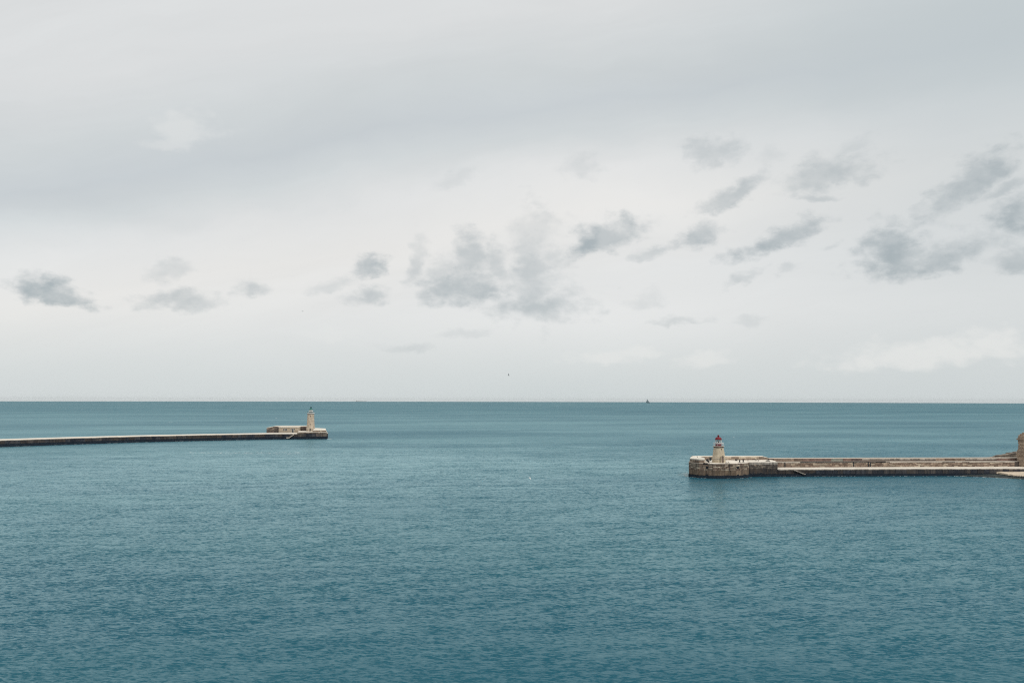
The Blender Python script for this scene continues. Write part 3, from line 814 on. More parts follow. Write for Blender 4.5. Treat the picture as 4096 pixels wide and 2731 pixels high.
# quay arm
u = Vector((math.cos(R(3.2)), math.sin(R(3.2))))
vn = Vector((-u.y, u.x))
O = Vector((110.5, 337.3))
def W(s, t): q = O + u * s + vn * t; return (q.x, q.y)
S0, S1 = 4.6, 150.0
QZ, UZ, PZ = 3.1, 5.4, 6.8
MB().box(S0, S1, 0.1, 14, 1.0, QZ - .5).build('quay_core', M['joint'], RB)
MB().box(S0, S1, 0.3, 13.8, QZ - .5, QZ - .03).build('quay_deck', M['deck'], RB)
MB().box(S0 - .3, S1, -.35, 14.5, -4, 1.0).build('quay_base', M['weed'], RB)
MB().box(S0 + 1, S1, 9.9, 17.5, QZ - .2, UZ - .12).build('upper_core', M['joint'], RB)
MB().box(S0 + 1, S1, 9.8, 16, UZ - .12, UZ).build('walkway', M['coping'], RB)
MB().box(S0 + 1.4, S1, 13.2, 16.0, UZ, PZ - .2).build('parapet_core', M['brownwall'], RB)
MB().box(S0 + 1.4, S1, 13.0, 16.2, PZ - .2, PZ).build('parapet_coping', M['coping'], RB)
QP = Path([W(S0, 0), W(118, 0)])
st = QP.s_of_px(3262)
lay(QP, 1.0, QZ - .42, 2.6, 'foundation_block', 'found_dark', RB, depth=0.5, gap=0.09, jit=.2, proud=0.05, s1=st)
lay(QP, 1.0, QZ - .42, 2.6, 'foundation_block', 'lblock', RB, depth=0.5, gap=0.09, jit=.25, proud=0.06, s0=st)
lay(QP, QZ - .42, QZ, 3.4, 'coping_stone', 'coping_stained', RB, depth=0.9, gap=0.06, jit=.35, proud=0.12)
UP = Path([W(S0 + 1, 9.8), W(118, 9.8)])
zz = QZ
for h in (0.46, 0.46, 0.46, 0.46):
    lay(UP, zz, zz + h, 1.75, 'rough_stone', 'rubble', RB, depth=0.3, gap=0.06, jit=.5, proud=0.12, altm=('plaster', .14))
    zz += h
lay(UP, zz, UZ - .14, 2.9, 'ledge_stone', 'coping', RB, depth=0.4, gap=0.05, jit=.3, proud=0.15, altm=('rubble_dark', .25))
# black pipe laid along the walkway edge, and drain slots in the wall
pa, pe = UP.s_of_px(3200, 5), UP.s_of_px(3541, 5)
MB().tube((S0 + 1 + pa, 9.45, UZ + .06), (S0 + 1 + pe, 9.45, UZ + .06), .17, seg=8).build('dark_tube', M['black'], RB)
for xx in (3139, 3414, 3472.5, 3481):
    t = UP.s_of_px(xx, 4)
    MB().box(S0 + 1 + t - .22, S0 + 1 + t + .22, 9.5, 9.75, QZ + .15, UZ - .2).build('drain_pipe', M['black'], RB)
# patched render panels on the parapet face
PP = Path([W(S0 + 1.4, 13.2), W(128, 13.2)])
edges = [(3095, 3210, 'rubble'), (3210, 3325, 'brownwall'), (3325, 3372, 'greywall'), (3372, 3405, 'brownwall'), (3405, 3448, 'purple'), (3448, 3600, 'coping_stained'), (3600, 3742, 'coping_stained'), (3742, 3860, 'rubble'), (3860, 3985, 'coping_stained'), (3985, 4062, 'brownwall'), (4062, 4300, 'rubble')]
for xa, xb, mt in edges:
    a_, b_ = PP.s_of_px(xa, 6), PP.s_of_px(xb, 6)
    lowz = UZ + (.5 if mt == 'coping_stained' else .03)
    cnt = max(1, round((b_ - a_) / 4.5))
    lay(PP, lowz, PZ - .22, (b_ - a_) / cnt, 'render_panel', mt, RB, depth=0.16, gap=0.02, jit=.15, s0=a_, s1=b_, proud=0.03)
# quay steps
for k in range(7):
    t = QP.s_of_px(3178 + k * 6.2)
    MB().box(S0 + t - .45, S0 + t + .45, -.85, 0, QZ - .60 - k * .27, QZ - .35 - k * .27).build('step', M['coping_stained'], RB)

def lighthouse_near():
    Y = 335.2
    c = aty(2875.3, 1846, Y)
    k = Y / FPX
    zb = DZ - .03
    Z = lambda y: aty(2875, y, Y).z - zb
    T = thing('lighthouse', 'stubby honey stone lighthouse with a red dome and white gallery rails', 'lighthouse', (c.x, Y, zb))
    MB().lathe([(26.0 * k, 0), (26.0 * k, Z(1834.4))], 24).build('plinth', M['tower'], T, smooth=True)
    MB().lathe([(26.2 * k, Z(1834.4)), (26.9 * k, Z(1833.6)), (26.9 * k, Z(1832.2)), (25.4 * k, Z(1831.4))], 24).build('string_course', M['coping'], T)
    prof = [(25.2, 1831.4), (23.8, 1822), (22.4, 1811), (20.8, 1800), (19.4, 1793), (18.7, 1789.6)]
    MB().lathe([(r * k, Z(y)) for r, y in prof], 32).build('tower', M['tower'], T, smooth=True)
    MB().lathe([(18.8 * k, Z(1789.6)), (19.4 * k, Z(1788.4)), (21.6 * k, Z(1786.2)), (22.2 * k, Z(1785.2))], 32).build('cornice', M['purple'], T)  # shade below the gallery rim put into a darker stone
    MB().lathe([(22.2 * k, Z(1785.2)), (22.7 * k, Z(1784.8)), (22.7 * k, Z(1783.4)), (22.2 * k, Z(1783.2))], 32).build('gallery', M['coping'], T)
    rr = 19.6 * k
    for q in range(8):
        a = 2 * math.pi * (q + .5) / 8
        MB().tube((rr * math.cos(a), rr * math.sin(a), Z(1783.4)), (rr * math.cos(a), rr * math.sin(a), Z(1770)), .04, seg=6).build('post', M['white'], T)
    MB().ring((0, 0, Z(1770.2)), rr, .075).build('rail', M['white'], T)
    MB().ring((0, 0, Z(1775.2)), rr, .05).build('rail', M['white'], T)
    MB().lathe([(12.2 * k, Z(1783.2)), (12.2 * k, Z(1769.6))], 24).build('drum', M['darkred'], T)
    MB().lathe([(12.9 * k, Z(1769.9)), (13.1 * k, Z(1769.2)), (12.6 * k, Z(1768.8))], 24).build('lantern_sill', M['white'], T)
    for q in range(8):
        a0_, a1_ = 2 * math.pi * (q + .25) / 8, 2 * math.pi * (q + .75) / 8
        r1, r2 = 11.4 * k, 12.4 * k
        P = lambda a, r, y: (r * math.cos(a), r * math.sin(a), Z(y))
        MB().tube(P(a0_, r1, 1768.9), P(a1_, r2, 1758.6), .065, seg=6).build('lattice_bar', M['white'], T)
        MB().tube(P(a0_, r1, 1768.9), P(a0_ - 2 * math.pi / 16, r2, 1758.6), .065, seg=6).build('lattice_bar', M['white'], T)
    MB().lathe([(10.6 * k, Z(1768.8)), (11.4 * k, Z(1758.6))], 24).build('glazing', M['glass'], T)
    MB().lathe([(4.6 * k, Z(1768.8)), (3.2 * k, Z(1764)), (1.6 * k, Z(1760)), (1.2 * k, Z(1758.6))], 14).build('lens', M['darkgreen'], T)
    MB().lathe([(12.4 * k, Z(1758.7)), (13.7 * k, Z(1757.9)), (13.6 * k, Z(1756.8)), (12.4 * k, Z(1756.4))], 28).build('eave', M['darkred'], T)
    dome = [(12.6 * math.cos(R(t)) ** .75 * k, Z(1756.5 - 9.6 * math.sin(R(t)))) for t in range(0, 76, 8)]
    MB().lathe(dome, 28).build('dome', M['red'], T, smooth=True)
    zt_ = dome[-1][1]
    MB().lathe([(3.4 * k, zt_ - .05), (3.4 * k, Z(1744)), (4.1 * k, Z(1743)), (4.2 * k, Z(1741.4)), (3.2 * k, Z(1739.8)), (1.2 * k, Z(1739)), (.5 * k, Z(1737.4))], 18).build('ball_finial', M['darkred'], T, smooth=True)
    opening(T, 6.0 * k, Z(1797.6), 2.6 * k, Z(1793) - Z(1797.6), y=-19.1 * k, framemat='tower', fw=.08)
    # arched door
    xc, hw, yf = 6.5 * k, 4.1 * k, -24.4 * k
    zd0, zd1 = 0.02, Z(1825)
    arc = [(xc + hw * math.cos(t), zd1 + hw * 1.0 * math.sin(t)) for t in np.linspace(0, math.pi, 9)]
    outl = [(xc + hw, zd0)] + arc + [(xc - hw, zd0)]
    vs = [(x, yf - .7, z) for x, z in outl] + [(x, yf + .6, z) for x, z in outl]
    kk = len(outl)
    MB().add(vs, [tuple(range(kk)), tuple(range(2 * kk - 1, kk - 1, -1))] + [(i, (i + 1) % kk, kk + (i + 1) % kk, kk + i) for i in range(kk)]).build('door', M['door'], T)
    mb = MB()
    outer = [(xc + (hw + .22), zd0)] + [(xc + (hw + .22) * math.cos(t), zd1 + (hw + .22) * math.sin(t)) for t in np.linspace(0, math.pi, 9)] + [(xc - hw - .22, zd0)]
    for i in range(kk - 1):
        a_, b_, c_, d_ = outl[i], outl[i + 1], outer[i + 1], outer[i]
        mb.add([(q_[0], yy, q_[1]) for yy in (yf - .85, yf + .6) for q_ in (a_, b_, c_, d_)], [(0, 1, 2, 3), (7, 6, 5, 4), (0, 4, 5, 1), (2, 6, 7, 3), (1, 5, 6, 2), (3, 7, 4, 0)])
    mb.build('door_frame', M['tower'], T)
lighthouse_near()

# ------------------------------------------------------------------ gear on the near breakwater head
def deckpt(x, y, z=DZ): p_ = onz(x, y, z); return (p_.x, p_.y, z - .03)
bol = thing('bollard', 'stout black mooring bollard at the bastion edge beside the lighthouse', 'bollard', deckpt(2835, 1850.5), 0, 'black mooring bollards')
MB().lathe([(.34, 0), (.34, .12), (.25, .2), (.24, .72), (.36, .82), (.38, .98), (.30, 1.04)], 16).build('shaft', M['black'], bol)
MB().box(-.45, .45, -.45, .45, 0, .06).build('base_plate', M['black'], bol)
copy_thing(bol, deckpt(2958.7, 1848), .2, 'black mooring bollard nearest the lighthouse of the close pair', 'black mooring bollards')
copy_thing(bol, deckpt(2973, 1847.4), .1, 'black mooring bollard of the close pair, on the side away from the lighthouse', 'black mooring bollards')
wch = thing('winch', 'small black winch on two legs before the lighthouse door', 'winch', deckpt(2884, 1849.3), 0)
MB().box(-.3, .42, -.3, .3, .3, .95).build('housing', M['black'], wch)
MB().tube((-.3, 0, .55), (-.78, 0, .42), .2, .12, 10).build('drum', M['black'], wch)
for sx in (-.2, .3):
    MB().box(sx - .06, sx + .06, -.25, .25, 0, .3).build('leg', M['black'], wch)
rail = thing('mooring_rail', 'low black mooring rail with two uprights on the bastion edge', 'rail', deckpt(2909, 1851.4), 0)
MB().box(-.95, .95, -.09, .09, .08, .24).build('bar', M['black'], rail)
for sx in (-.45, .52):
    MB().tube((sx, 0, .2), (sx, 0, .68), .07, seg=8).build('upright', M['black'], rail)
for sx in (-.9, .9):
    MB().box(sx - .06, sx + .06, -.08, .08, 0, .1).build('foot', M['black'], rail)
reel = thing('cable_reel', 'black cable reel on a stand against the back parapet', 'reel', deckpt(2945, 1842), .3)
MB().ring((0, 0, .62), .36, .13, axis='Y').build('coil', M['black'], reel)
MB().box(-.4, .5, -.22, .22, 0, .3).build('stand', M['black'], reel)
MB().ring((.72, 0, .32), .3, .07, axis='Y', a0=.2, a1=2.6, seg=10).build('arm', M['black'], reel)
hoop = thing('mooring_hoop', 'black arched hoop by the parapet, the one nearer the lighthouse', 'hoop', deckpt(3021, 1842), .25, 'black arched hoops')
MB().ring((0, 0, .42), .34, .095, axis='Y', a0=-.6, a1=math.pi + .3, seg=14).build('arch', M['black'], hoop)
MB().box(.18, .42, -.12, .12, 0, .22).build('foot', M['black'], hoop)
copy_thing(hoop, deckpt(3030.5, 1843.2), .15, 'black arched hoop by the parapet, the one farther from the lighthouse', 'black arched hoops')
post = thing('mooring_post', 'slim black post standing alone before the back parapet', 'post', deckpt(2992, 1842.5), 0)
MB().lathe([(.22, 0), (.2, .1), (.11, .2), (.08, .75), (.03, .8)], 10).build('shaft', M['black'], post)
def heap(name, label, cat, x, y, sx, sy, h, seed, mat='black'):
    r2 = random.Random(seed)
    bm = bmesh.new(); bmesh.ops.create_icosphere(bm, subdivisions=3, radius=1)
    for v in bm.verts:
        k = 1 + .22 * math.sin(v.co.x * 5 + seed) * math.cos(v.co.y * 6 - seed) + r2.uniform(-.05, .05)
        v.co = Vector((v.co.x * sx * k, v.co.y * sy * k, max(0, v.co.z) * h * k))
    me = bpy.data.meshes.new(name); bm.to_mesh(me); bm.free(); me.materials.append(M[mat])
    o = bpy.data.objects.new(name, me); COL.objects.link(o); o.location = deckpt(x, y)
    return tag(o, label, cat)
heap('tarpaulin_heap', 'long black covered heap at the start of the quay parapet', 'heap', 3072, 1843.5, .95, .5, .5, 3)
heap('rope_heap', 'dark heap of rope in the corner beside the dark locker', 'heap', 2829.5, 1842, .62, .5, .85, 5)
heap('net_heap', 'low dark heap under the pale parapet block', 'heap', 2818, 1843, .42, .4, .45, 8)
heap('fender_heap', 'small dark bundle on the deck behind the stout bollard', 'heap', 2829, 1846, .35, .3, .4, 11)
lk = thing('locker', 'upright dark locker against the tower foot and parapet', 'locker', deckpt(2841.5, 1841.5), 0)
MB().box(-.36, .36, -.3, .3, 0, 1.4).build('body', M['black'], lk)
MB().box(-.33, .33, -.34, -.3, .06, 1.32).build('door', M['doorgreen'], lk)
MB().box(-.4, .4, -.36, .34, 1.4, 1.48).build('lid', M['black'], lk)
mk = thing('marker_post', 'small black marker with flared foot on the pale parapet block', 'marker', deckpt(2789.5, 1829, PT), 0)
mk.location.z = PT - .002
MB().lathe([(.2, 0), (.12, .18), (.05, .25), (.04, .5)], 10).build('shaft', M['black'], mk)
MB().box(-.34, .06, -.05, .05, .5, .58).build('vane', M['black'], mk)

# ------------------------------------------------------------------ ruined tower, outcrop and shore at the landward end
tw = aty(4067, 1850, 349.5)
RT = thing('stone_tower', 'eroded brown stone tower at the landward end of the near breakwater', 'tower', (tw.x + 11.3, 354.5, QZ - .03))
prof = [(0, 7.0), (2.3, 6.85), (4.2, 6.6), (5.2, 7.0), (6.2, 6.75), (7.5, 6.2), (9.2, 5.95), (10.2, 5.8), (11.4, 6.0), (12.3, 6.3), (12.6, 6.0), (13.6, 5.9), (14.5, 5.4), (15.2, 4.2)]
zz = 0.0
r3 = random.Random(21)
ROUND = [1 + .10 * abs(math.cos(2 * (2 * math.pi * q / 44))) ** 3 for q in range(44)]      # squarish plan with worn corners
while zz < 15.0:
    h = r3.uniform(.40, .60)
    zm = zz + h / 2
    rad_ = float(np.interp(zm, [a for a, _ in prof], [b_ for _, b_ in prof])) + r3.uniform(-.05, .05)
    if 10.0 < zm < 10.5 or 12.2 < zm < 12.6: rad_ += .25
    if zz > 13.4: rad_ -= r3.uniform(0, .5)
    ph_ = r3.random()
    mb = MB()
    nb = 22
    ang_ = [2 * math.pi * (q + ph_ + r3.uniform(-.22, .22)) / nb for q in range(nb)]
    ang_.append(ang_[0] + 2 * math.pi)
    for q in range(nb):                    # blocks of the course, each a little proud or worn back
        a0_, a1_ = ang_[q] + .006, ang_[q + 1] - .006
        dr = r3.choice((0, 0, 0, .05, -.06, -.14, -.22, .08))
        dzt = r3.uniform(.0, .05)
        sq = lambda a: 1 + .10 * abs(math.cos(2 * a)) ** 3
        vs = []
        for z_ in (zz + .015, zz + h - .02 - dzt):
            for a in (a0_, (a0_ + a1_) / 2, a1_):
                rr_ = (rad_ + dr) * sq(a); vs.append((rr_ * math.cos(a), rr_ * .86 * math.sin(a), z_))
            for a in (a1_, a0_):
                rr_ = rad_ - 1.0; vs.append((rr_ * math.cos(a), rr_ * .86 * math.sin(a), z_))
        mb.add(vs, [(4, 3, 2, 1, 0), (5, 6, 7, 8, 9)] + [(k_, (k_ + 1) % 5, 5 + (k_ + 1) % 5, 5 + k_) for k_ in range(5)])
    mb.lathe([(rad_ - .45, zz), (rad_ - .45, zz + h - .01)], 20)
    mb.build('stone_course', M['ruin'], RT)
    zz += h

def slab(cx, cy, z, lx, ly, h, seed, rot=0.0):
    r2 = random.Random(seed); k = 18; vs = []
    jr = [r2.uniform(.78, 1.12) for _ in range(k)]
    for zz_, sc in ((z, .94), (z + h * .35, 1.0), (z + h * .85, .99), (z + h, .92)):
        for q in range(k):
            a = 2 * math.pi * q / k
            x, y = lx * jr[q] * sc * math.cos(a), ly * jr[q] * sc * math.sin(a)
            vs.append((cx + x * math.cos(rot) - y * math.sin(rot), cy + x * math.sin(rot) + y * math.cos(rot), zz_ + (.25 * (x / lx) if zz_ > z else 0.12 * (x / lx))))
    fs = [(i * k + q, i * k + (q + 1) % k, (i + 1) * k + (q + 1) % k, (i + 1) * k + q) for i in range(3) for q in range(k)]
    fs += [tuple(range(k - 1, -1, -1)), tuple(range(3 * k, 4 * k))]
    return vs, fs
OC = thing('rock_outcrop', 'flat bedded grey rock outcrop behind the parapet beside the eroded tower', 'rock', (238, 372, 0))
spec = [(2, 3, -2, 16, 8, 5.2, 0), (4, 2, 3.3, 13.5, 6, 1.9, 1), (-1.5, 0, 5.3, 11.0, 4.6, .75, 2), (.2, .5, 6.12, 9.4, 4.4, .42, 3), (.8, .6, 6.62, 8.6, 4, .5, 4), (2.6, .5, 7.2, 6.4, 3.6, .38, 5), (3.2, .5, 7.66, 4.6, 3.2, .5, 6), (4.2, .4, 8.3, 3.0, 2.6, .32, 7)]
for i, (cx, cy, z, lx, ly, h, sd_) in enumerate(spec):
    vs, fs = slab(cx, cy, z, lx, ly, h, 40 + sd_)
    MB().add(vs, fs).build('rock_layer', M['outcrop'], OC)

# shore: ledges of rock rising from the water under the quay end
def shore():
    x0, x1, y0, y1, nx, ny = 186, 300, 312, 345, 230, 84
    from mathutils import noise as mn
    vs = []; fs = []
    edge = [(186, 343.2), (193, 341.8), (200, 338.6), (206, 334.4), (212, 329.6), (216, 327.2), (224, 323.5), (240, 319), (300, 314)]
    for j in range(ny + 1):
        for i in range(nx + 1):
            x = x0 + (x1 - x0) * i / nx; y = y0 + (y1 - y0) * j / ny
            ye = np.interp(x, [e_[0] for e_ in edge], [e_[1] for e_ in edge])
            d = y - ye + 1.1 * mn.noise(Vector((x * .35, y * .35, 1.3))) + .5 * mn.noise(Vector((x * 1.2, y * 1.2, 4)))
            h = -.8 + 0.55 * (1 if d > 0 else 0) * min(1, d / .6 if d > 0 else 0)
            h = -.8 + min(max(d, 0) / .5, 1) * 1.05
            if d > 1.2: h += .18 * min(1, (d - 1.2) / .4)
            yt = np.interp(x, [186, 212.2, 213.4, 216.5, 226, 300], [356, 350, 333.0, 328.6, 324.8, 317])
            d2 = y - yt + .5 * mn.noise(Vector((x * .5, y * .5, 9)))
            if d2 > 0: h += min(d2 / .35, 1) * .95 + min(d2, 14) * .03
            elif 206 < x < 212.6 and y > 334.5 + (212 - x) * .6: h += .30
            h += .10 * mn.noise(Vector((x * .9, y * .9, 7))) + .05 * mn.noise(Vector((x * 3, y * 3, 7)))
            vs.append((x, y, h))
    for j in range(ny):
        for i in range(nx):
            a = j * (nx + 1) + i
            fs.append((a, a + 1, a + nx + 2, a + nx + 1))
    me = bpy.data.meshes.new('rocky_shore'); me.from_pydata(vs, [], fs); me.update(); me.materials.append(M['shore'])
    o = bpy.data.objects.new('rocky_shore', me); COL.objects.link(o)
    tag(o, 'flat rock ledges with weedy edge below the quay end', None, None, 'structure')
    return edge
edge = shore()

# foam: broken white water along the shore, at the pier feet, a drifting foam line and a few whitecaps
def foam():
    mb = MB(); r2 = random.Random(5)
    def fleck(x, y, lx, ly, z=.05, rot=0.0):
        k = 9; vs = [(x, y, z - (x * x + y * y) / (2 * EARTH) + .03)]
        for q in range(k):
            a = 2 * math.pi * q / k; rr_ = r2.uniform(.6, 1.15)
            px_, py_ = lx * rr_ * math.cos(a), ly * rr_ * math.sin(a)
            vs.append((x + px_ * math.cos(rot) - py_ * math.sin(rot), y + px_ * math.sin(rot) + py_ * math.cos(rot), z - (x * x + y * y) / (2 * EARTH)))
        mb.add(vs, [(0, 1 + q, 1 + (q + 1) % k) for q in range(k)])
    for x in np.arange(188, 262, .55):
        y = np.interp(x, [e_[0] for e_ in edge], [e_[1] for e_ in edge]) - .2
        if r2.random() < .62: fleck(x, y + r2.uniform(-.55, .5), r2.uniform(.3, 1.0), r2.uniform(.10, .32), rot=-.5)
    for path_, a_, b_, pr_ in ((HP, 0.0, HP.len, .30), (QP, 0.0, 85.0, .22)):
        for s_ in np.arange(a_, b_, .7):
            if r2.random() < pr_:
                q, ang, _ = path_.at(s_); d_ = r2.uniform(.45, .9)
                fleck(q.x + math.sin(ang) * d_, q.y - math.cos(ang) * d_, r2.uniform(.25, .7), r2.uniform(.05, .13), rot=ang)
    for _ in range(26):        # tip of the far breakwater
        q = aty(1308 + r2.uniform(0, 16) ** 1.0, 1755, 645 + r2.uniform(-1, 1.5)); fleck(q.x, q.y, r2.uniform(.4, 1.3), r2.uniform(.3, .8))
    for _ in range(60):        # water breaking round the bastion
        q = onz(2752 - abs(r2.gauss(0, 10)), 1898 + r2.uniform(-6, 8)); fleck(q.x, q.y, r2.uniform(.15, .6), r2.uniform(.08, .25))
    for s_ in np.arange(FP.s_of_px(0), FP.s_of_px(1060), 1.6):
        if r2.random() < .35:
            q, ang, _ = FP.at(s_); fleck(q.x + .6, q.y - .9, r2.uniform(.6, 1.6), r2.uniform(.08, .2), rot=ang)
    for _ in range(240):       # pale line of foam drifting off the far breakwater
        px_ = 1200 - 440 * r2.random() ** 1.2
        q = onz(px_, 1812 + r2.gauss(0, 2.6) + (1200 - px_) * -.004)
        fleck(q.x, q.y, r2.uniform(.2, .9), r2.uniform(.06, .22))
    for px_, py_ in ((678, 1688), (686, 1688.3), (771, 1689.3), (1105, 1671.5), (1275, 1786), (2935, 1748), (2860, 1985)):
        q = onz(px_, py_)
        fleck(q.x, q.y, q.y / FPX * 3.2, q.y / FPX * q.y / 33 * .35)
    for _ in range(40):
        q = onz(r2.uniform(0, 4096), r2.uniform(1650, 1960)); fleck(q.x, q.y, r2.uniform(.2, .6), r2.uniform(.1, .3))
    o = mb.build('foam', M['foam']); tag(o, 'broken white foam along the rocks and drifting on the water', None, None, 'stuff')
foam()

# ------------------------------------------------------------------ ships
def sailing_ship():
    Y = 9000.0
    k = Y / FPX
    c = aty(2592, 1611, Y)
    zw = -Y * Y / (2 * EARTH)
    T = thing('sailing_ship', 'hazy grey blue sailing ship with tall sails near the horizon', 'ship', (c.x, Y, zw), 0)
    def hull(L0, L1, B, D):
        vs = []; fs = []; m_ = 9
        for i in range(m_):
            t = i / (m_ - 1); x = L0 + (L1 - L0) * t
            w = B * math.sin(math.pi * min(.98, max(.06, .12 + .86 * t))) ** .6
            sh = D * (1 + .35 * (2 * t - 1) ** 2)
            vs += [(x, -w, sh), (x, -w * .7, D * .3), (x, 0, -1.5), (x, w * .7, D * .3), (x, w, sh)]
        for i in range(m_ - 1):
            for j in range(4): fs.append((i * 5 + j, i * 5 + j + 1, i * 5 + 6 + j, i * 5 + 5 + j))
            fs.append((i * 5 + 4, i * 5, i * 5 + 5, i * 5 + 9))
        fs += [(0, 1, 2, 3, 4), tuple((m_ - 1) * 5 + q for q in (4, 3, 2, 1, 0))]
        return MB().add(vs, fs)
    hull(-6 * k, 6.8 * k, 1.6 * k, 2.2 * k).build('hull', M['shiphull'], T)
    MB().tube((6.4 * k, 0, 2.6 * k), (8.6 * k, 0, 3.2 * k), .12 * k, .06 * k, 6).build('bowsprit', M['shiphull'], T)
    for x, h in ((-3.6 * k, 18.6 * k), (1.4 * k, 12.4 * k), (-7.0 * k, 7.6 * k)):
        MB().tube((max(x, -5.4 * k), 0, 1.8 * k), (max(x, -5.4 * k), 0, h), .22 * k, .10 * k, 8).build('mast', M['shiphull'], T)
    def sail(pts, bulge, name='sail', mat='sail'):
        """thin billowed cloth panel between its corners"""
        q = [Vector(p_) for p_ in pts]; n_ = 6; vs = []; fs = []
        for side in (0, .06 * k):
            for i in range(n_ + 1):
                for j in range(n_ + 1):
                    a, b_ = i / n_, j / n_
                    p_ = (q[0] * (1 - a) + q[1] * a) * (1 - b_) + (q[3] * (1 - a) + q[2] * a) * b_
                    p_ = p_ + Vector((0, -bulge * math.sin(math.pi * a) * math.sin(math.pi * b_) + side, 0)); vs.append(p_)
        w = n_ + 1
        for s_ in range(2):
            for i in range(n_):
                for j in range(n_):
                    o_ = s_ * w * w + i * w + j; fs.append((o_, o_ + 1, o_ + w + 1, o_ + w))
        for i in range(n_):
            for (a_, b_) in ((i * w, (i + 1) * w), (i * w + n_, (i + 1) * w + n_), (i, i + 1), (n_ * w + i, n_ * w + i + 1)):
                fs.append((a_, b_, b_ + w * w, a_ + w * w))
        MB().add(vs, fs).build(name, M[mat], T)
    K = lambda x, y, z: (x * k, y * k, z * k)
    sail([K(-5.8, .3, 3), K(-3.5, .3, 3), K(-3.3, .3, 17.6), K(-3.8, .3, 17.6)], .5 * k)
    sail([K(-3.4, .2, 3.2), K(2.2, .2, 3.2), K(.4, .2, 9.4), K(-3.3, .2, 11.6)], .7 * k)
    sail([K(2.4, .1, 2.9), K(6.2, .1, 2.9), K(4.4, .1, 6.2), K(1.6, .1, 8.2)], .6 * k)
    sail([K(-7.4, .3, 3.6), K(-5.6, .3, 3.0), K(-5.6, .3, 7.0), K(-6.8, .3, 6.6)], .3 * k, mat='shipgrey')
    sail([K(-3.0, .15, 11.8), K(-.2, .15, 11.4), K(.6, .15, 12.9), K(-2.8, .15, 13.6)], .3 * k, name='topsail', mat='shiphull')
    w = thing('bow_wave', 'thin white wake line under the distant sailing ship', 'wake', (c.x + 3 * k, Y - 60, zw + .2))
    mb = MB(); r2 = random.Random(3)
    for q in range(60):
        x = r2.uniform(-7, 9) * k; y = r2.uniform(-60, 20)
        mb.add([(x + r2.uniform(2, 6) * math.cos(t), y + 14 * math.sin(t), .3) for t in np.linspace(0, 2 * math.pi, 7)[:-1]], [(0, 1, 2, 3, 4, 5)])
    mb.build('foam_line', M['foam'], w)
sailing_ship()
def cargo_ship():
    Y = 23500.0
    k = Y / FPX
    c = aty(1445, 1604, Y)
    zw = -(c.x ** 2 + Y * Y) / (2 * EARTH)
    T = thing('cargo_ship', 'long faint cargo ship almost lost in haze on the horizon', 'ship', (c.x, Y, zw))
    hl = [(-21 * k, -15), (18.5 * k, -15), (21.5 * k, 0), (18.5 * k, 15), (-21 * k, 15)]
    MB().prism(hl, -6, 15, [17, 15, 18, 15, 17]).build('hull', M['tanker'], T)
    MB().box(-19.8 * k, -16.6 * k, -13, 13, 15, 38).build('superstructure', M['white'], T)
    MB().box(-20.6 * k, -20.0 * k, -4, 4, 15, 34).build('funnel', M['tanker'], T)
    MB().box(18.2 * k, 19.4 * k, -5, 5, 15, 27).build('forecastle', M['tanker'], T)
    for x in (-8, 2, 11):
        MB().box((x - .5) * k, (x + .5) * k, -4, 4, 15, 21).build('hatch_crane', M['tanker'], T)
cargo_ship()

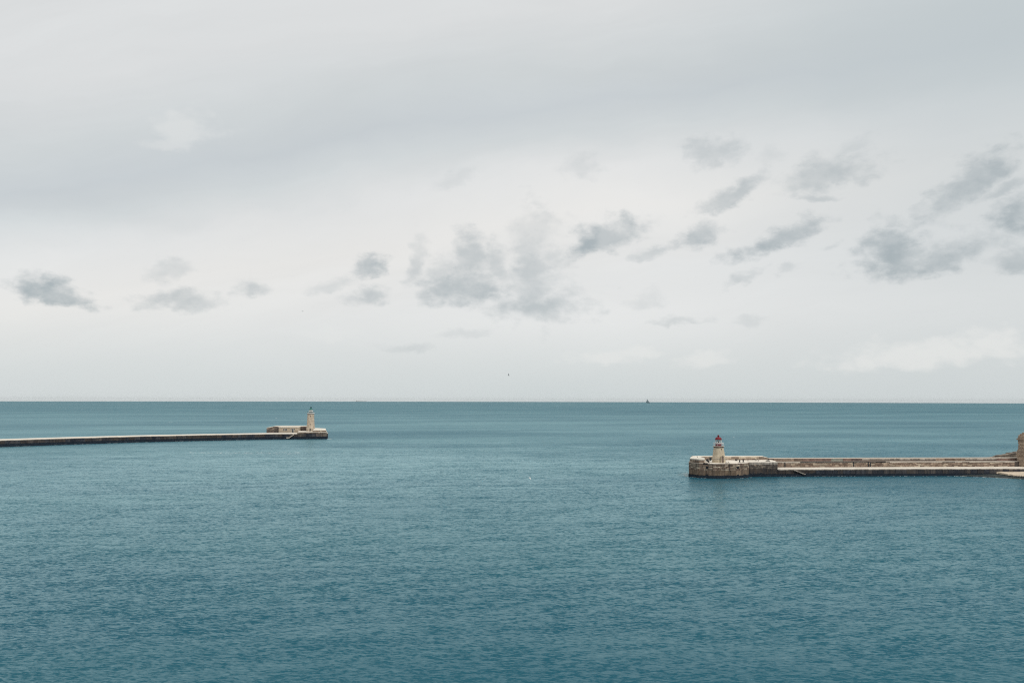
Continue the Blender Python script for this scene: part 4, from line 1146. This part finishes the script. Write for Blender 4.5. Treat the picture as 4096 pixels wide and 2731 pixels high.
# ------------------------------------------------------------------ gulls
def gull(px_, py_, Y, span, bank, heading, label, bodymat='gull', wingmat='gulldark', dih=.35):
    c = aty(px_, py_, Y)
    T = thing('gull', label, 'gull', c, 0, 'gulls over the harbour mouth')
    T.rotation_euler = (0, bank, heading)
    MB().lathe([(.005, -.30), (.05, -.24), (.085, -.08), (.08, .08), (.05, .18), (.045, .22), (.052, .27), (.03, .33), (.006, .38)], 10).build('body', M[bodymat], T, smooth=True).rotation_euler = (-math.pi / 2, 0, 0)
    MB().add([(-.05, -.28, 0), (.05, -.28, 0), (.09, -.42, .01), (-.09, -.42, .01), (-.05, -.28, .015), (.05, -.28, .015), (.09, -.42, .018), (-.09, -.42, .018)],
             [(3, 2, 1, 0), (4, 5, 6, 7), (0, 1, 5, 4), (1, 2, 6, 5), (2, 3, 7, 6), (3, 0, 4, 7)]).build('tail', M[bodymat], T)
    for sg in (-1, 1):
        h = span / 2
        st_ = [(0.05, .10, -.10, .03), (.45 * h, .16, -.06, .05 + .45 * h * dih), (.80 * h, .04, -.10, .05 + .55 * h * dih)]
        tip = [(.80 * h, .04, -.10, .05 + .55 * h * dih), (h, -.14, -.17, .05 + .50 * h * dih)]
        def wing(ss, nm, mat):
            vs = []; fs = []
            for x, ya, yb, z_ in ss:
                vs += [(sg * x, ya, z_ + .012), (sg * x, yb, z_ + .004), (sg * x, yb, z_ - .004), (sg * x, ya, z_ - .012)]
            for i in range(len(ss) - 1):
                for q in range(4): fs.append((i * 4 + q, i * 4 + (q + 1) % 4, i * 4 + 4 + (q + 1) % 4, i * 4 + 4 + q))
            fs += [(0, 1, 2, 3), tuple((len(ss) - 1) * 4 + q for q in (3, 2, 1, 0))]
            return MB().add(vs, fs).build(nm, M[mat], T)
        wo_ = wing(st_, 'wing', wingmat)
        wing(tip, 'wing_tip', 'gulltip').parent = wo_
    MB().lathe([(.018, 0), (.016, .05), (.004, .09)], 6).build('beak', M['door'], T, (0, .36, 0)).rotation_euler = (-math.pi / 2, 0, 0)
gull(2034, 1499, 330, 1.35, R(70), R(60), 'dark gull banking with wings on edge above the horizon', bodymat='gulldark')
gull(1211, 1245, 205, 0.62, R(-25), R(20), 'small gull gliding high up under the pale clouds', bodymat='gulldark')
gull(541, 1570, 620, 1.3, R(4), R(0), 'tiny far gull low over the horizon, beyond the long curving breakwater', bodymat='gulldark', dih=.1)
gull(2120, 1912.5, 236, 1.05, R(48), R(-60), 'white gull with black wing tips over open water between the breakwaters', wingmat='gull')
gull(1221, 1649, 600, 1.3, R(-15), R(-40), 'white gull flying beside the green lantern top', wingmat='gull')
gull(1100, 1636, 640, 1.3, R(20), R(30), 'white gull over the sea above the low cream house', wingmat='gull')

# ------------------------------------------------------------------ sea air: one closed box of thin haze round everything
HAZE_DENS = 0.9e-5
mz = bpy.data.materials.new('sea haze'); mz.use_nodes = True
nz_ = N(mz.node_tree); mz.node_tree.nodes.clear()
pv = nz_.node('ShaderNodeVolumePrincipled')
pv.inputs['Color'].default_value = (0.97, 0.99, 1.0, 1)
pv.inputs['Density'].default_value = HAZE_DENS
pv.inputs['Anisotropy'].default_value = 0.88
on = nz_.node('ShaderNodeOutputMaterial'); nz_.l.new(pv.outputs[0], on.inputs['Volume'])
hz_o = MB().box(-31000, 31000, -31000, 31000, -63, 58).build('haze', mz)
tag(hz_o, 'thin sea haze softening the horizon', None, None, 'stuff')
